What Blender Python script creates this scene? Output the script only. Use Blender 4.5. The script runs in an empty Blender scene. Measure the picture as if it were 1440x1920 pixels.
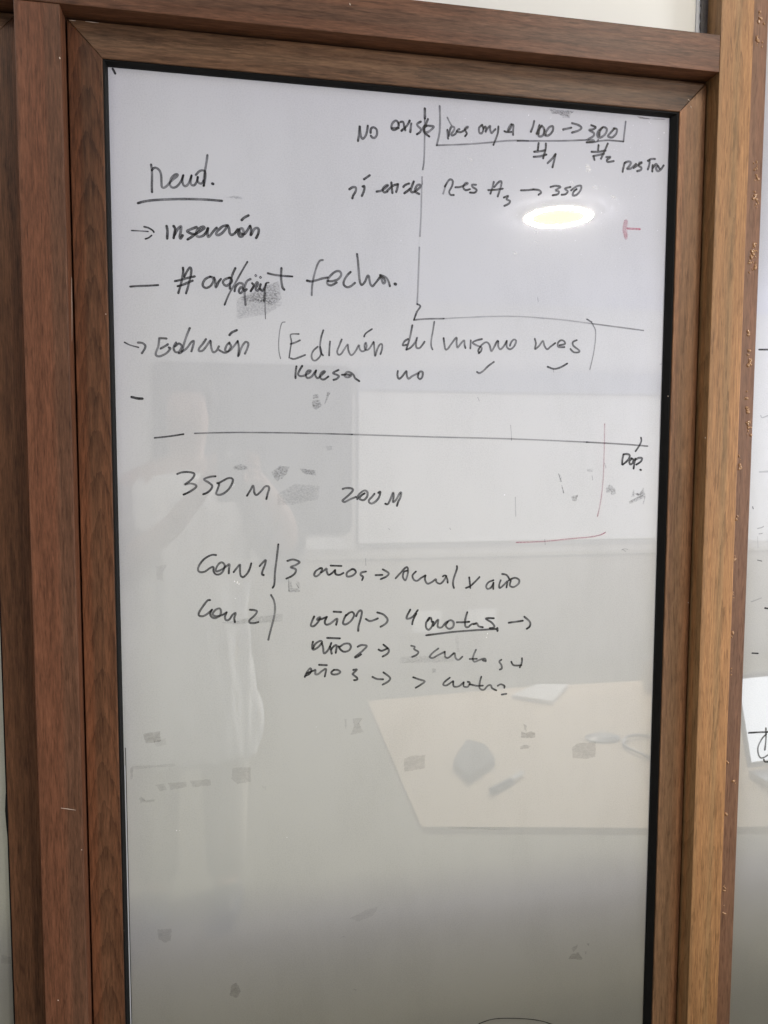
import bpy, bmesh, math, random
from mathutils import Vector, Matrix, noise
R = math.radians
random.seed(7)
S = bpy.context.scene
COL = S.collection

# ------------------------------------------------------------------ camera
F, D, H = 1443.0, 1.07, 1.50
PITCH, YAW, ROLL = R(4.29), R(10.65), R(0.16)
ROT = Matrix.Rotation(-YAW, 3, 'Z') @ Matrix.Rotation(math.pi/2 - PITCH, 3, 'X') @ Matrix.Rotation(ROLL, 3, 'Z')
cam = bpy.data.cameras.new('camera')
cam_o = bpy.data.objects.new('camera', cam)
COL.objects.link(cam_o)
cam_o.matrix_world = Matrix.Translation((0, -D, H)) @ ROT.to_4x4()
cam.sensor_fit = 'VERTICAL'
cam.sensor_height = 34.6
cam.sensor_width = 25.95
cam.lens = 34.6*F/1920
cam.clip_start, cam.clip_end = 0.02, 100
S.camera = cam_o

# ------------------------------------------------------------------ world, light, exposure
W = bpy.data.worlds.new('World'); S.world = W; W.use_nodes = True
W.node_tree.nodes['Background'].inputs[0].default_value = (0.98, 0.98, 0.98, 1)
W.node_tree.nodes['Background'].inputs[1].default_value = 0.34
S.view_settings.view_transform = 'Standard'
S.view_settings.look = 'None'
S.view_settings.exposure = 0.17
S.view_settings.gamma = 1.0
LAMP_RING, LAMP_CORE = (520.0, 68.0, 58.0), 2.5
LAMP_SPOTS = [(1.45, -2.34), (0.90, -0.74), (-0.85, -0.80)]  # first one is mirrored in the glass; the other two are unseen, added as fill
LAMP_TINT = [(1.0, 0.93, 0.81), (1.0, 0.95, 0.87), (1.0, 0.95, 0.87)]
BOARD_IOR = 2.4
# unseen fill light added at the right to brighten the back wall
wl = bpy.data.lights.new('side_fill_light', 'AREA'); wl.shape = 'RECTANGLE'; wl.size = 1.8; wl.size_y = 1.5
wl.energy = 100.0; wl.color = (0.95, 0.97, 1.0)
wl_o = bpy.data.objects.new('side_fill_light', wl); COL.objects.link(wl_o)
wl_o.location = (5.0, -3.0, 1.6); wl_o.rotation_euler = (0, R(90), 0)
# daylight in the room behind the frosted glass
bl = bpy.data.lights.new('daylight_behind_glass', 'AREA'); bl.shape = 'RECTANGLE'; bl.size = 1.7; bl.size_y = 1.0
bl.energy = 12.0; bl.color = (0.60, 0.57, 1.0)
bl_o = bpy.data.objects.new('daylight_behind_glass', bl); COL.objects.link(bl_o)
bl_o.location = (0.48, 1.0, 1.84); bl_o.rotation_euler = (-math.pi/2, 0, 0)
# warm fill added behind the glass to brighten the lower board
bw = bpy.data.lights.new('warm_fill_behind_glass', 'AREA'); bw.shape = 'RECTANGLE'; bw.size = 2.0; bw.size_y = 0.5
bw.energy = 3.8; bw.color = (1.0, 0.98, 0.66)
bw_o = bpy.data.objects.new('warm_fill_behind_glass', bw); COL.objects.link(bw_o)
bw_o.location = (0.10, 0.95, 1.22); bw_o.rotation_euler = (-math.pi/2, 0, 0)


# ------------------------------------------------------------------ helpers
def board_point(px, py, y=0.0):
    """Point of the plane y that the surveyed photo pixel (1440 x 1920) lies on."""
    d = ROT @ Vector((px-720, 960-py, -F))
    t = (y + D)/d.y
    return (d.x*t, H + d.z*t)

def tag(o, label=None, cat=None, group=None, kind=None):
    if label: o['label'] = label
    if cat: o['category'] = cat
    if group: o['group'] = group
    if kind: o['kind'] = kind
    return o

def empty(name, loc, label, cat, group=None):
    o = bpy.data.objects.new(name, None)
    COL.objects.link(o)
    o.location = loc
    o.empty_display_size = 0.05
    return tag(o, label, cat, group)

def world_loc(o):
    v = o.location.copy()
    while o.parent:
        o = o.parent; v += o.location
    return v

def link(name, bm, mat, parent=None, smooth=False, origin=None):
    """bm holds world coordinates; the object is placed at origin (or its parent's base)."""
    me = bpy.data.meshes.new(name)
    if origin is not None:
        bmesh.ops.translate(bm, verts=bm.verts, vec=-Vector(origin))
    bm.normal_update()
    bm.to_mesh(me); bm.free()
    for m in (mat if isinstance(mat, (list, tuple)) else [mat]):
        me.materials.append(m)
    if smooth:
        for p in me.polygons: p.use_smooth = True
    o = bpy.data.objects.new(name, me)
    COL.objects.link(o)
    base = Vector(origin) if origin is not None else Vector((0, 0, 0))
    if parent:
        o.parent = parent
        o.location = base - world_loc(parent)
    else:
        o.location = base
    return o

def box(bm, x0, x1, y0, y1, z0, z1, bev=0.0, seg=2):
    vs = [bm.verts.new((x, y, z)) for x in (x0, x1) for y in (y0, y1) for z in (z0, z1)]
    q = [(0,1,3,2), (4,6,7,5), (0,4,5,1), (2,3,7,6), (0,2,6,4), (1,5,7,3)]
    fs = [bm.faces.new([vs[i] for i in f]) for f in q]
    if bev:
        es = set(e for f in fs for e in f.edges)
        bmesh.ops.bevel(bm, geom=list(es), offset=bev, segments=seg, profile=0.6, affect='EDGES', clamp_overlap=True)

def prism_xz(bm, poly, y0, y1, bev=0.0):
    a = [bm.verts.new((x, y0, z)) for x, z in poly]
    b = [bm.verts.new((x, y1, z)) for x, z in poly]
    n = len(poly)
    fs = [bm.faces.new(a), bm.faces.new(b[::-1])]
    for i in range(n):
        j = (i+1) % n
        fs.append(bm.faces.new((a[j], a[i], b[i], b[j])))
    bmesh.ops.recalc_face_normals(bm, faces=fs)
    if bev:
        es = set(e for f in fs for e in f.edges)
        bmesh.ops.bevel(bm, geom=list(es), offset=bev, segments=2, profile=0.6, affect='EDGES', clamp_overlap=True)

def rot_box(bm, c, sx, sy, sz, rz=0, rx=0, bev=0.0):
    n0 = len(bm.verts)
    t = bmesh.new()
    box(t, -sx/2, sx/2, -sy/2, sy/2, -sz/2, sz/2, bev)
    M = Matrix.Translation(c) @ Matrix.Rotation(rz, 4, 'Z') @ Matrix.Rotation(rx, 4, 'X')
    bmesh.ops.transform(t, matrix=M, verts=t.verts)
    me = bpy.data.meshes.new('t'); t.to_mesh(me); t.free()
    bm.from_mesh(me); bpy.data.meshes.remove(me)

def tube(bm, pts, rad, n=8, close_ends=True):
    pts = [Vector(p) for p in pts]
    rr = rad if isinstance(rad, (list, tuple)) else [rad]*len(pts)
    rings = []
    up = Vector((0.13, 0.31, 0.94))
    for i, p in enumerate(pts):
        t = (pts[min(i+1, len(pts)-1)] - pts[max(i-1, 0)]).normalized()
        u = t.cross(up).normalized(); v = t.cross(u)
        rings.append([bm.verts.new(p + (u*math.cos(2*math.pi*k/n) + v*math.sin(2*math.pi*k/n))*rr[i]) for k in range(n)])
    for a, b in zip(rings, rings[1:]):
        for k in range(n):
            bm.faces.new((a[k], a[(k+1) % n], b[(k+1) % n], b[k]))
    if close_ends:
        bm.faces.new(rings[0][::-1]); bm.faces.new(rings[-1])
    bmesh.ops.recalc_face_normals(bm, faces=bm.faces)

def lathe(bm, prof, c, n=40, sx=1, sy=1):
    rings = []
    for r, z in prof:
        rings.append([bm.verts.new((c[0]+sx*r*math.cos(2*math.pi*k/n), c[1]+sy*r*math.sin(2*math.pi*k/n), c[2]+z)) for k in range(n)])
    for a, b in zip(rings, rings[1:]):
        for k in range(n):
            bm.faces.new((a[k], a[(k+1) % n], b[(k+1) % n], b[k]))
    bm.faces.new(rings[0][::-1]); bm.faces.new(rings[-1])
    bmesh.ops.recalc_face_normals(bm, faces=bm.faces)

def spline(pts, per=7):
    if len(pts) < 3:
        (a, b) = pts if len(pts) == 2 else (pts[0], pts[0])
        return [(a[0]+(b[0]-a[0])*i/6, a[1]+(b[1]-a[1])*i/6) for i in range(7)]
    P = [pts[0]] + list(pts) + [pts[-1]]
    out = []
    for i in range(1, len(P)-2):
        p0, p1, p2, p3 = P[i-1], P[i], P[i+1], P[i+2]
        for k in range(per):
            t = k/per
            out.append(tuple(0.5*((2*p1[j]) + (-p0[j]+p2[j])*t + (2*p0[j]-5*p1[j]+4*p2[j]-p3[j])*t*t + (-p0[j]+3*p1[j]-3*p2[j]+p3[j])*t**3) for j in (0, 1)))
    out.append(pts[-1])
    return out


# ------------------------------------------------------------------ materials
def new_mat(name):
    m = bpy.data.materials.new(name); m.use_nodes = True
    nt = m.node_tree
    return m, nt, nt.nodes['Principled BSDF']

def N(nt, t, **kw):
    n = nt.nodes.new(t)
    for k, v in kw.items(): setattr(n, k, v)
    return n

def plain(name, col, rough=0.5, spec=0.5, metal=0.0, var=0.06, scale=25, bump=0.0):
    m, nt, b = new_mat(name)
    tc = N(nt, 'ShaderNodeTexCoord'); no = N(nt, 'ShaderNodeTexNoise')
    no.inputs['Scale'].default_value = scale; no.inputs['Detail'].default_value = 6
    nt.links.new(tc.outputs['Object'], no.inputs['Vector'])
    mx = N(nt, 'ShaderNodeMix', data_type='RGBA')
    mx.inputs['A'].default_value = (*[c*(1-var) for c in col], 1)
    mx.inputs['B'].default_value = (*[min(1, c*(1+var)) for c in col], 1)
    nt.links.new(no.outputs['Fac'], mx.inputs['Factor'])
    nt.links.new(mx.outputs['Result'], b.inputs['Base Color'])
    b.inputs['Roughness'].default_value = rough
    b.inputs['Specular IOR Level'].default_value = spec
    b.inputs['Metallic'].default_value = metal
    if bump:
        bp = N(nt, 'ShaderNodeBump'); bp.inputs['Strength'].default_value = bump; bp.inputs['Distance'].default_value = 0.002
        nt.links.new(no.outputs['Fac'], bp.inputs['Height']); nt.links.new(bp.outputs['Normal'], b.inputs['Normal'])
    return m

def wood(name, dark, mid, light, axis='Z', contour=9.0, rough=0.46, seed=0.0, cath=0.55, wide=7.0, arch=None, banding=0.6):
    """Printed wood foil: nested arches (contours of stretched noise), long streaks and short pores."""
    m, nt, b = new_mat(name)
    L = nt.links.new
    tc = N(nt, 'ShaderNodeTexCoord')
    def stretched(a, along, det, rgh=0.55, dist=0.0, off=0.0):
        mp = N(nt, 'ShaderNodeMapping')
        mp.inputs['Scale'].default_value = (a, a, along) if axis == 'Z' else (along, a, a)
        mp.inputs['Location'].default_value = (seed*3.1+off, seed*1.7+off, seed*2.3)
        L(tc.outputs['Object'], mp.inputs['Vector'])
        n = N(nt, 'ShaderNodeTexNoise')
        n.inputs['Scale'].default_value = 1; n.inputs['Detail'].default_value = det
        n.inputs['Roughness'].default_value = rgh; n.inputs['Distortion'].default_value = dist
        L(mp.outputs['Vector'], n.inputs['Vector'])
        return n.outputs['Fac']
    def math_(op, a, v=None, c=None):
        n = N(nt, 'ShaderNodeMath', operation=op)
        for i, x in enumerate((a, v, c)):
            if x is None: continue
            if isinstance(x, (int, float)): n.inputs[i].default_value = x
            else: L(x, n.inputs[i])
        return n.outputs[0]
    base = stretched(wide, 1.15, 1.6, 0.5, 0.25)
    fib = stretched(170, 15, 4, 0.65, 0.1, 2)           # bundles of fibre
    fine = stretched(430, 42.0, 3, 0.7, 0, 6)           # single fibres
    pore = stretched(330, 34.0, 2, 0.6, 0, 9)
    v = math_('MULTIPLY_ADD', base, contour, math_('MULTIPLY', fib, 0.9))
    if arch:                                            # plain-sawn arches: (centre x, rings per metre, curvature)
        sp = N(nt, 'ShaderNodeSeparateXYZ'); L(tc.outputs['Object'], sp.inputs[0])
        wob = math_('MULTIPLY', math_('SUBTRACT', stretched(2, 2.5, 2, .5, 0, 20), 0.5), 0.03)
        dx = math_('SUBTRACT', math_('ADD', sp.outputs['X'], wob), arch[0])
        q = math_('MULTIPLY', math_('MULTIPLY', dx, dx), arch[2])
        v = math_('MULTIPLY_ADD', math_('ADD', sp.outputs['Z'], q), arch[1], v)
    fr = math_('FRACT', v)
    ring = math_('POWER', fr, 2.6)
    wide_streak = stretched(38, 0.7, 4, 0.6, 0, 3)
    band = stretched(48, 0.22, 1.5, 0.5, 0, 15)         # reddish and greyish bands side by side
    big = stretched(5, 0.9, 3, 0.5, 0, 12)
    t = math_('MULTIPLY', ring, cath*0.34)
    t = math_('ADD', math_('MULTIPLY', math_('SUBTRACT', wide_streak, 0.5), 0.9), t)
    t = math_('ADD', math_('MULTIPLY', math_('SUBTRACT', fib, 0.5), 0.95), t)
    t = math_('ADD', math_('MULTIPLY', math_('SUBTRACT', fine, 0.5), 1.25), t)
    t = math_('ADD', math_('MULTIPLY', math_('SUBTRACT', big, 0.5), 0.8), t)
    t = math_('ADD', t, 0.40)
    cr = N(nt, 'ShaderNodeValToRGB')
    cr.color_ramp.elements[0].position = 0.02; cr.color_ramp.elements[0].color = (*light, 1)
    cr.color_ramp.elements[1].position = 0.98; cr.color_ramp.elements[1].color = (*dark, 1)
    e = cr.color_ramp.elements.new(0.5); e.color = (*mid, 1)
    L(t, cr.inputs['Fac'])
    pr = N(nt, 'ShaderNodeValToRGB')
    pr.color_ramp.elements[0].position = 0.34; pr.color_ramp.elements[0].color = (0.62, 0.58, 0.55, 1)
    pr.color_ramp.elements[1].position = 0.44; pr.color_ramp.elements[1].color = (1, 1, 1, 1)
    L(pore, pr.inputs['Fac'])
    mx = N(nt, 'ShaderNodeMix', data_type='RGBA', blend_type='MULTIPLY')
    mx.inputs['Factor'].default_value = 0.7
    L(cr.outputs['Color'], mx.inputs['A']); L(pr.outputs['Color'], mx.inputs['B'])
    br = N(nt, 'ShaderNodeValToRGB')
    br.color_ramp.elements[0].position = 0.40; br.color_ramp.elements[0].color = (1.10, 0.97, 0.90, 1)
    br.color_ramp.elements[1].position = 0.60; br.color_ramp.elements[1].color = (0.80, 0.92, 0.98, 1)
    L(band, br.inputs['Fac'])
    mb = N(nt, 'ShaderNodeMix', data_type='RGBA', blend_type='MULTIPLY'); mb.inputs['Factor'].default_value = banding
    L(mx.outputs['Result'], mb.inputs['A']); L(br.outputs['Color'], mb.inputs['B'])
    L(mb.outputs['Result'], b.inputs['Base Color'])
    b.inputs['Roughness'].default_value = rough
    b.inputs['Specular IOR Level'].default_value = 0.3
    bp = N(nt, 'ShaderNodeBump'); bp.inputs['Strength'].default_value = 0.22; bp.inputs['Distance'].default_value = 0.0006
    L(math_('ADD', fine, pore), bp.inputs['Height']); L(bp.outputs['Normal'], b.inputs['Normal'])
    return m

def shades(c, lo=0.42, hi=1.75):
    return tuple(x*lo for x in c), c, tuple(x*hi for x in c)
m_sash = wood('walnut_foil_upright', *shades((0.126, 0.053, 0.026)), axis='Z', seed=1.0, contour=9, cath=1.0, arch=(-0.184, 16, 160))
m_sash_h = wood('walnut_foil_crosswise', *shades((0.132, 0.071, 0.040)), axis='X', seed=2.0, contour=11, cath=0.9, banding=0.4)
m_post = wood('walnut_foil_post', *shades((0.140, 0.062, 0.035), 0.45, 1.7), axis='Z', seed=4.0, contour=4, cath=0.3)
m_head = wood('walnut_foil_head', *shades((0.130, 0.064, 0.038), 0.45, 1.7), axis='X', seed=5.0, contour=4, cath=0.3, banding=0.5)
m_oak = wood('golden_oak_foil', *shades((0.325, 0.180, 0.080), 0.64, 1.42), axis='Z', seed=6.0, contour=8, cath=1.1, wide=12, arch=(0.712, 6, 1500), banding=0.45)
m_sash_lit = wood('walnut_foil_lit', *shades((0.235, 0.124, 0.064), 0.55, 1.5), axis='Z', seed=8.0, contour=4, cath=0.6, arch=(0.63, 10, 900), banding=0.6)  # lighter copy of the sash walnut, stronger light on the right stile painted in
m_bead = wood('reddish_bead_foil', *shades((0.200, 0.104, 0.062), 0.6, 1.4), axis='Z', seed=9.0, contour=3, cath=0.3, banding=0.5)
m_rubber = plain('black_rubber', (0.005, 0.005, 0.0055), 0.6, 0.18, var=0.3, scale=60)
m_gap = plain('dark_gap', (0.006, 0.005, 0.005), 0.9, 0.1)
m_wall = plain('cream_wall_paint', (0.80, 0.795, 0.76), 0.7, 0.3, var=0.02, scale=12, bump=0.05)
m_white_edge = plain('white_edge_trim', (0.62, 0.64, 0.68), 0.5, 0.4, var=0.05)
m_seal = plain('grey_sealant', (0.13, 0.125, 0.125), 0.6, 0.4, var=0.35, scale=120, bump=0.6)
m_glue = plain('clear_amber_glue', (0.40, 0.235, 0.125), 0.12, 0.7, var=0.25, scale=200)

def board_mat():
    m, nt, b = new_mat('white_backed_glass')
    L = nt.links.new
    tc = N(nt, 'ShaderNodeTexCoord')
    mp = N(nt, 'ShaderNodeMapping'); mp.inputs['Scale'].default_value = (5, 5, 2.2)
    mp.inputs['Rotation'].default_value = (0, 0.5, 0)
    L(tc.outputs['Object'], mp.inputs['Vector'])
    n = N(nt, 'ShaderNodeTexNoise'); n.inputs['Scale'].default_value = 1.4; n.inputs['Detail'].default_value = 8; n.inputs['Roughness'].default_value = 0.65
    L(mp.outputs['Vector'], n.inputs['Vector'])
    n2 = N(nt, 'ShaderNodeTexNoise'); n2.inputs['Scale'].default_value = 520; n2.inputs['Detail'].default_value = 3
    L(tc.outputs['Object'], n2.inputs['Vector'])
    ad = N(nt, 'ShaderNodeMath', operation='MULTIPLY_ADD'); ad.inputs[1].default_value = 0.9
    L(n2.outputs['Fac'], ad.inputs[0]); L(n.outputs['Fac'], ad.inputs[2])
    cr = N(nt, 'ShaderNodeValToRGB')
    cr.color_ramp.elements[0].position = 0.45; cr.color_ramp.elements[0].color = (0.545, 0.545, 0.475, 1)
    cr.color_ramp.elements[1].position = 1.35/1.35; cr.color_ramp.elements[1].color = (0.675, 0.675, 0.595, 1)
    L(ad.outputs[0], cr.inputs['Fac'])
    di = N(nt, 'ShaderNodeBsdfDiffuse'); L(cr.outputs['Color'], di.inputs['Color'])
    tl = N(nt, 'ShaderNodeBsdfTranslucent'); L(cr.outputs['Color'], tl.inputs['Color'])
    m1 = N(nt, 'ShaderNodeMixShader'); m1.inputs[0].default_value = 0.68
    L(di.outputs[0], m1.inputs[1]); L(tl.outputs[0], m1.inputs[2])
    gl = N(nt, 'ShaderNodeBsdfGlossy'); gl.inputs['Roughness'].default_value = 0.012; gl.inputs['Color'].default_value = (1, 1, 1, 1)
    gh = N(nt, 'ShaderNodeBsdfGlossy'); gh.inputs['Roughness'].default_value = 0.16
    mh = N(nt, 'ShaderNodeMixShader'); mh.inputs[0].default_value = 0.022
    L(gl.outputs[0], mh.inputs[1]); L(gh.outputs[0], mh.inputs[2])
    fr = N(nt, 'ShaderNodeFresnel'); fr.inputs['IOR'].default_value = BOARD_IOR
    m2 = N(nt, 'ShaderNodeMixShader')
    L(fr.outputs[0], m2.inputs[0]); L(m1.outputs[0], m2.inputs[1]); L(mh.outputs[0], m2.inputs[2])
    nt.nodes.remove(b)
    L(m2.outputs[0], nt.nodes['Material Output'].inputs['Surface'])
    return m
def clear_mat():
    m, nt, b = new_mat('clear_glass_body')
    t = N(nt, 'ShaderNodeBsdfTransparent'); t.inputs[0].default_value = (.93, .96, .95, 1)
    nt.nodes.remove(b); nt.links.new(t.outputs[0], nt.nodes['Material Output'].inputs['Surface'])
    return m
m_clear = clear_mat()
def pane(x0, x1, z0, z1, parent):
    bm = bmesh.new(); box(bm, x0, x1, 0.0, 0.024, z0, z1)
    bm.normal_update()
    for f in bm.faces: f.material_index = 0 if f.calc_center_median().y < .001 else 1
    return link('glass_panel', bm, [m_board, m_clear], parent)
m_board = board_mat()

def ink_mat(name, col, grain, lo, hi, scale, streak=None):
    """Dry marker film: attribute 'ink' is how much of the film is left, broken up by grain."""
    m, nt, b = new_mat(name)
    L = nt.links.new
    at = N(nt, 'ShaderNodeAttribute', attribute_name='ink')
    tc = N(nt, 'ShaderNodeTexCoord')
    no = N(nt, 'ShaderNodeTexNoise'); no.inputs['Scale'].default_value = scale; no.inputs['Detail'].default_value = 5; no.inputs['Roughness'].default_value = 0.7
    if streak:
        mp = N(nt, 'ShaderNodeMapping'); mp.inputs['Rotation'].default_value = (0, streak[0], 0); mp.inputs['Scale'].default_value = (streak[1], 1, 1)
        L(tc.outputs['Object'], mp.inputs['Vector']); L(mp.outputs['Vector'], no.inputs['Vector'])
    else:
        L(tc.outputs['Object'], no.inputs['Vector'])
    mr = N(nt, 'ShaderNodeMapRange'); mr.inputs['From Min'].default_value = lo; mr.inputs['From Max'].default_value = hi
    mr.inputs['To Min'].default_value = 1-grain; mr.inputs['To Max'].default_value = 1.0
    L(no.outputs['Fac'], mr.inputs['Value'])
    mu = N(nt, 'ShaderNodeMath', operation='MULTIPLY'); mu.use_clamp = True
    L(at.outputs['Fac'], mu.inputs[0]); L(mr.outputs['Result'], mu.inputs[1])
    tr = N(nt, 'ShaderNodeBsdfTransparent')
    mx = N(nt, 'ShaderNodeMixShader')
    b.inputs['Base Color'].default_value = (*col, 1); b.inputs['Roughness'].default_value = 0.5
    b.inputs['Specular IOR Level'].default_value = 0.3
    L(mu.outputs[0], mx.inputs[0]); L(tr.outputs[0], mx.inputs[1]); L(b.outputs[0], mx.inputs[2])
    L(mx.outputs[0], nt.nodes['Material Output'].inputs['Surface'])
    return m
m_ink = ink_mat('black_marker_ink', (0.010, 0.0095, 0.009), 0.22, 0.35, 0.55, 700)
m_red = ink_mat('faded_red_marker_ink', (0.42, 0.045, 0.10), 0.45, 0.35, 0.6, 500)
m_smudge = ink_mat('wiped_marker_smudge', (0.06, 0.057, 0.054), 0.95, 0.38, 0.62, 460, (0.5, 0.75))
m_residue = ink_mat('tape_residue', (0.20, 0.175, 0.14), 0.55, 0.34, 0.66, 300, (-0.25, 0.45))
m_speck = plain('pale_dust', (0.85, 0.85, 0.84), 0.8, 0.2)

# ------------------------------------------------------------------ the room that the glass mirrors
bm = bmesh.new(); box(bm, -3.5, 5.5, -4.6, 1.6, -0.1, 0.0)
tag(link('floor', bm, plain('grey_floor', (0.27, 0.245, 0.18), 0.6, 0.4, var=0.2, scale=6)), kind='structure')
bm = bmesh.new(); box(bm, -3.5, 5.5, -4.6, 0.35, 2.6, 2.7)
tag(link('ceiling', bm, plain('white_ceiling', (0.70, 0.735, 0.92), 0.8, 0.2, var=0.02)), kind='structure')
bm = bmesh.new(); box(bm, -3.5, 5.5, -4.6, -4.4, 0.0, 2.6)
tag(link('back_wall', bm, plain('pale_room_wall', (0.74, 0.74, 0.74), 0.8, 0.2, var=0.02)), kind='structure')

# ------------------------------------------------------------------ fixed timber-look frame
YP, YS = -0.039, -0.012            # fronts of the posts and of the sash, glass front is y = 0
frame = empty('partition_frame', (0.2, 0, 0), 'brown wood-look frame of posts and head rail around the written board', 'door frame')
bm = bmesh.new(); box(bm, -0.260, -0.2075, YP, 0.045, 0.0, 2.0425, 0.0012)
o = link('post', bm, m_post, frame); o['label'] = 'reddish brown left post'
bm = bmesh.new(); box(bm, 0.6778, 0.7292, YP, 0.045, 0.0, 2.60, 0.0012)
o = link('post', bm, m_oak, frame); o['label'] = 'lighter golden oak right post'
bm = bmesh.new(); box(bm, -1.2, 0.6768, YP-0.0008, 0.045, 2.0430, 2.0937, 0.0010)
o = link('head_rail', bm, m_head, frame)
bm = bmesh.new(); box(bm, 0.7296, 0.7718, YS, 0.03, 0.0, 2.60, 0.0015)
bead = link('glazing_bead', bm, m_bead, frame); bead['label'] = 'reddish glazing bead spotted with dried glue'
# dried glue beads: knobbly little mounds along the bead, rings and crumbs
bm = bmesh.new()
rg = random.Random(11)
clusters = [(1427, 33, 12, .0045, 9), (1424, 80, 12, .005, 10), (1418, 310, 9, .004, 7), (1417, 330, 8, .004, 6), (1416, 375, 16, .005, 16),
            (1412, 470, 15, .0055, 16), (1411, 500, 12, .006, 12), (1403, 628, 6, .002, 4), (1404, 672, 16, .0035, 14), (1400, 740, 8, .002, 4), (1402, 775, 14, .0025, 8), (1404, 800, 18, .004, 10),
            (1387, 870, 18, .0015, 8), (1383, 972, 6, .003, 5), (1378, 1045, 6, .002, 4), (1375, 1115, 6, .0012, 3), (1373, 1190, 6, .0012, 4), (1371, 1260, 16, .0012, 6),
            (1364, 1430, 3, .0008, 2), (1376, 1467, 3, .004, 3), (1362, 1526, 2, .001, 1), (1358, 1665, 8, .0012, 5), (1357, 1705, 8, .0015, 5)]
for px, py, sp, rx, n in clusters:
    for k in range(n):
        x, z = board_point(px + rg.uniform(-1, 1)*rx/.00075*.9, py + rg.uniform(-1, 1)*sp, YS)
        x = min(max(x, .731), .7705)
        r = rg.uniform(.0008, .0026)
        M = Matrix.Translation((x, YS, z)) @ Matrix.Rotation(rg.uniform(0, 3), 4, 'Y') @ Matrix.Diagonal((r*rg.uniform(.6, 1.3), r*.8, r*rg.uniform(.8, 2.0), 1))
        bmesh.ops.create_icosphere(bm, subdivisions=1, radius=1, matrix=M)
link('dried_glue', bm, m_glue, bead, smooth=True)

# pale nicks and scratches in the foil
m_nick = plain('bare_nick', (0.62, 0.52, 0.44), 0.6, 0.3)
def nick(px0, py0, px1, py1, yp, w, name='scratch'):
    bm = bmesh.new()
    (xa, za), (xb, zb) = board_point(px0, py0, yp), board_point(px1, py1, yp)
    tube(bm, [(xa, yp, za), ((xa+xb)/2+.0002, yp, (za+zb)/2), (xb, yp, zb)], [w*.5, w, w*.4], 6)
    link(name, bm, m_nick, frame)
for q in [(114,1515,142,1519,YP,.0005), (111.5,107,112.5,111,YP,.0009), (655,6,657,10,YP-.0008,.0009), (108,1875,110,1876,YP,.0007), (152,1593,154,1594,YP,.0006),
          (134,520,135,640,YP,.00025), (1290,186,1294,190,YS,.0006), (1294,198,1297,203,YS,.0006), (284,41,300,43,YS,.0004), (130,38,142,39,YS,.0005), (160,40,185,43,YS,.0005), (198,588,198.5,590,YS,.0007),
          (1277,1920,1278,1760,YS,.0002), (1290,1129,1291,1131,YS,.0007), (1322,820,1322.5,822,YP,.0006), (1252,742,1253,744,YS,.0007)]: nick(*q)

# wall above the head
wallp = empty('upper_wall', (0.2, 0, 2.0945), 'cream painted wall strip above the wooden head rail', 'wall')
bm = bmesh.new(); box(bm, -1.2, 0.6615, 0.0, 0.06, 2.0945, 2.60)
link('wall_panel', bm, m_wall, wallp)
bm = bmesh.new(); box(bm, 0.6617, 0.6690, -0.002, 0.06, 2.0945, 2.60, 0.0008)
link('edge_trim', bm, m_white_edge, wallp)
bm = bmesh.new()
rg = random.Random(4)
pts = []
z = 2.0946
prev = None
while z < 2.60:
    prev = (0.0 + 0.6690 - rg.uniform(0, .0022), z); pts.append(prev); z += rg.uniform(.002, .006)
poly = pts + [(0.6776, 2.60), (0.6776, 2.0946)]
prism_xz(bm, poly, -0.006, 0.05)
link('sealant_joint', bm, m_seal, wallp)


# ------------------------------------------------------------------ glazed doors that serve as boards
def sash_parts(root, x0, x1, z0, z1, xi0, xi1, zi0, zi1, mats, gx0, gx1, gz1, gz0):
    g = 0.0003
    bm = bmesh.new(); prism_xz(bm, [(x0, z0), (x0, z1-g), (xi0-g*.2, zi1-g), (xi0, zi0)], YS, 0.055, 0.0012); link('stile', bm, mats[0], root)
    bm = bmesh.new(); prism_xz(bm, [(x1, z0), (xi1, zi0), (xi1+g*.2, zi1-g), (x1, z1-g)], YS, 0.055, 0.0012); link('stile', bm, mats[1], root)
    bm = bmesh.new(); prism_xz(bm, [(x0+g, z1), (x1-g, z1), (xi1, zi1), (xi0, zi1)], YS, 0.055, 0.0012); link('top_rail', bm, mats[2], root)
    bm = bmesh.new(); prism_xz(bm, [(x0+g, z0), (xi0, zi0-g), (xi1, zi0-g), (x1-g, z0)], YS, 0.055, 0.0012); link('bottom_rail', bm, mats[2], root)
    # black rubber gasket: a ring whose front stands just behind the sash face
    bm = bmesh.new()
    e = 0.0004
    yf = YS + 0.0022
    def ring(a, b, ya, yb):
        o = [(a[0], a[2]), (a[1], a[2]), (a[1], a[3]), (a[0], a[3])]
        i = [(b[0], b[2]), (b[1], b[2]), (b[1], b[3]), (b[0], b[3])]
        vo = [bm.verts.new((p[0], ya, p[1])) for p in o]; vi = [bm.verts.new((p[0], yb, p[1])) for p in i]
        for k in range(4):
            j = (k+1) % 4
            bm.faces.new((vo[k], vo[j], vi[j], vi[k]))
    A = (xi0+e, xi1-e, zi0+e, zi1-e)
    w = 0.0018
    Bq = (A[0]+w, A[1]-w, A[2]+w, A[3]-w)
    Cq = (gx0-.0006, gx1+.0006, gz0-.0006, gz1+.0006)
    Dq = (gx0, gx1, gz0, gz1)
    ring(A, Bq, yf, yf+.0006); ring(Bq, Cq, yf+.0006, -0.0035); ring(Cq, Dq, -0.0035, 0.0006)
    ring((x0+.006, x1-.006, z0+.006, z1-.006), A, 0.006, yf)      # body of the seal inside the rebate
    bmesh.ops.recalc_face_normals(bm, faces=bm.faces)
    link('gasket', bm, m_rubber, root)

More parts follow.
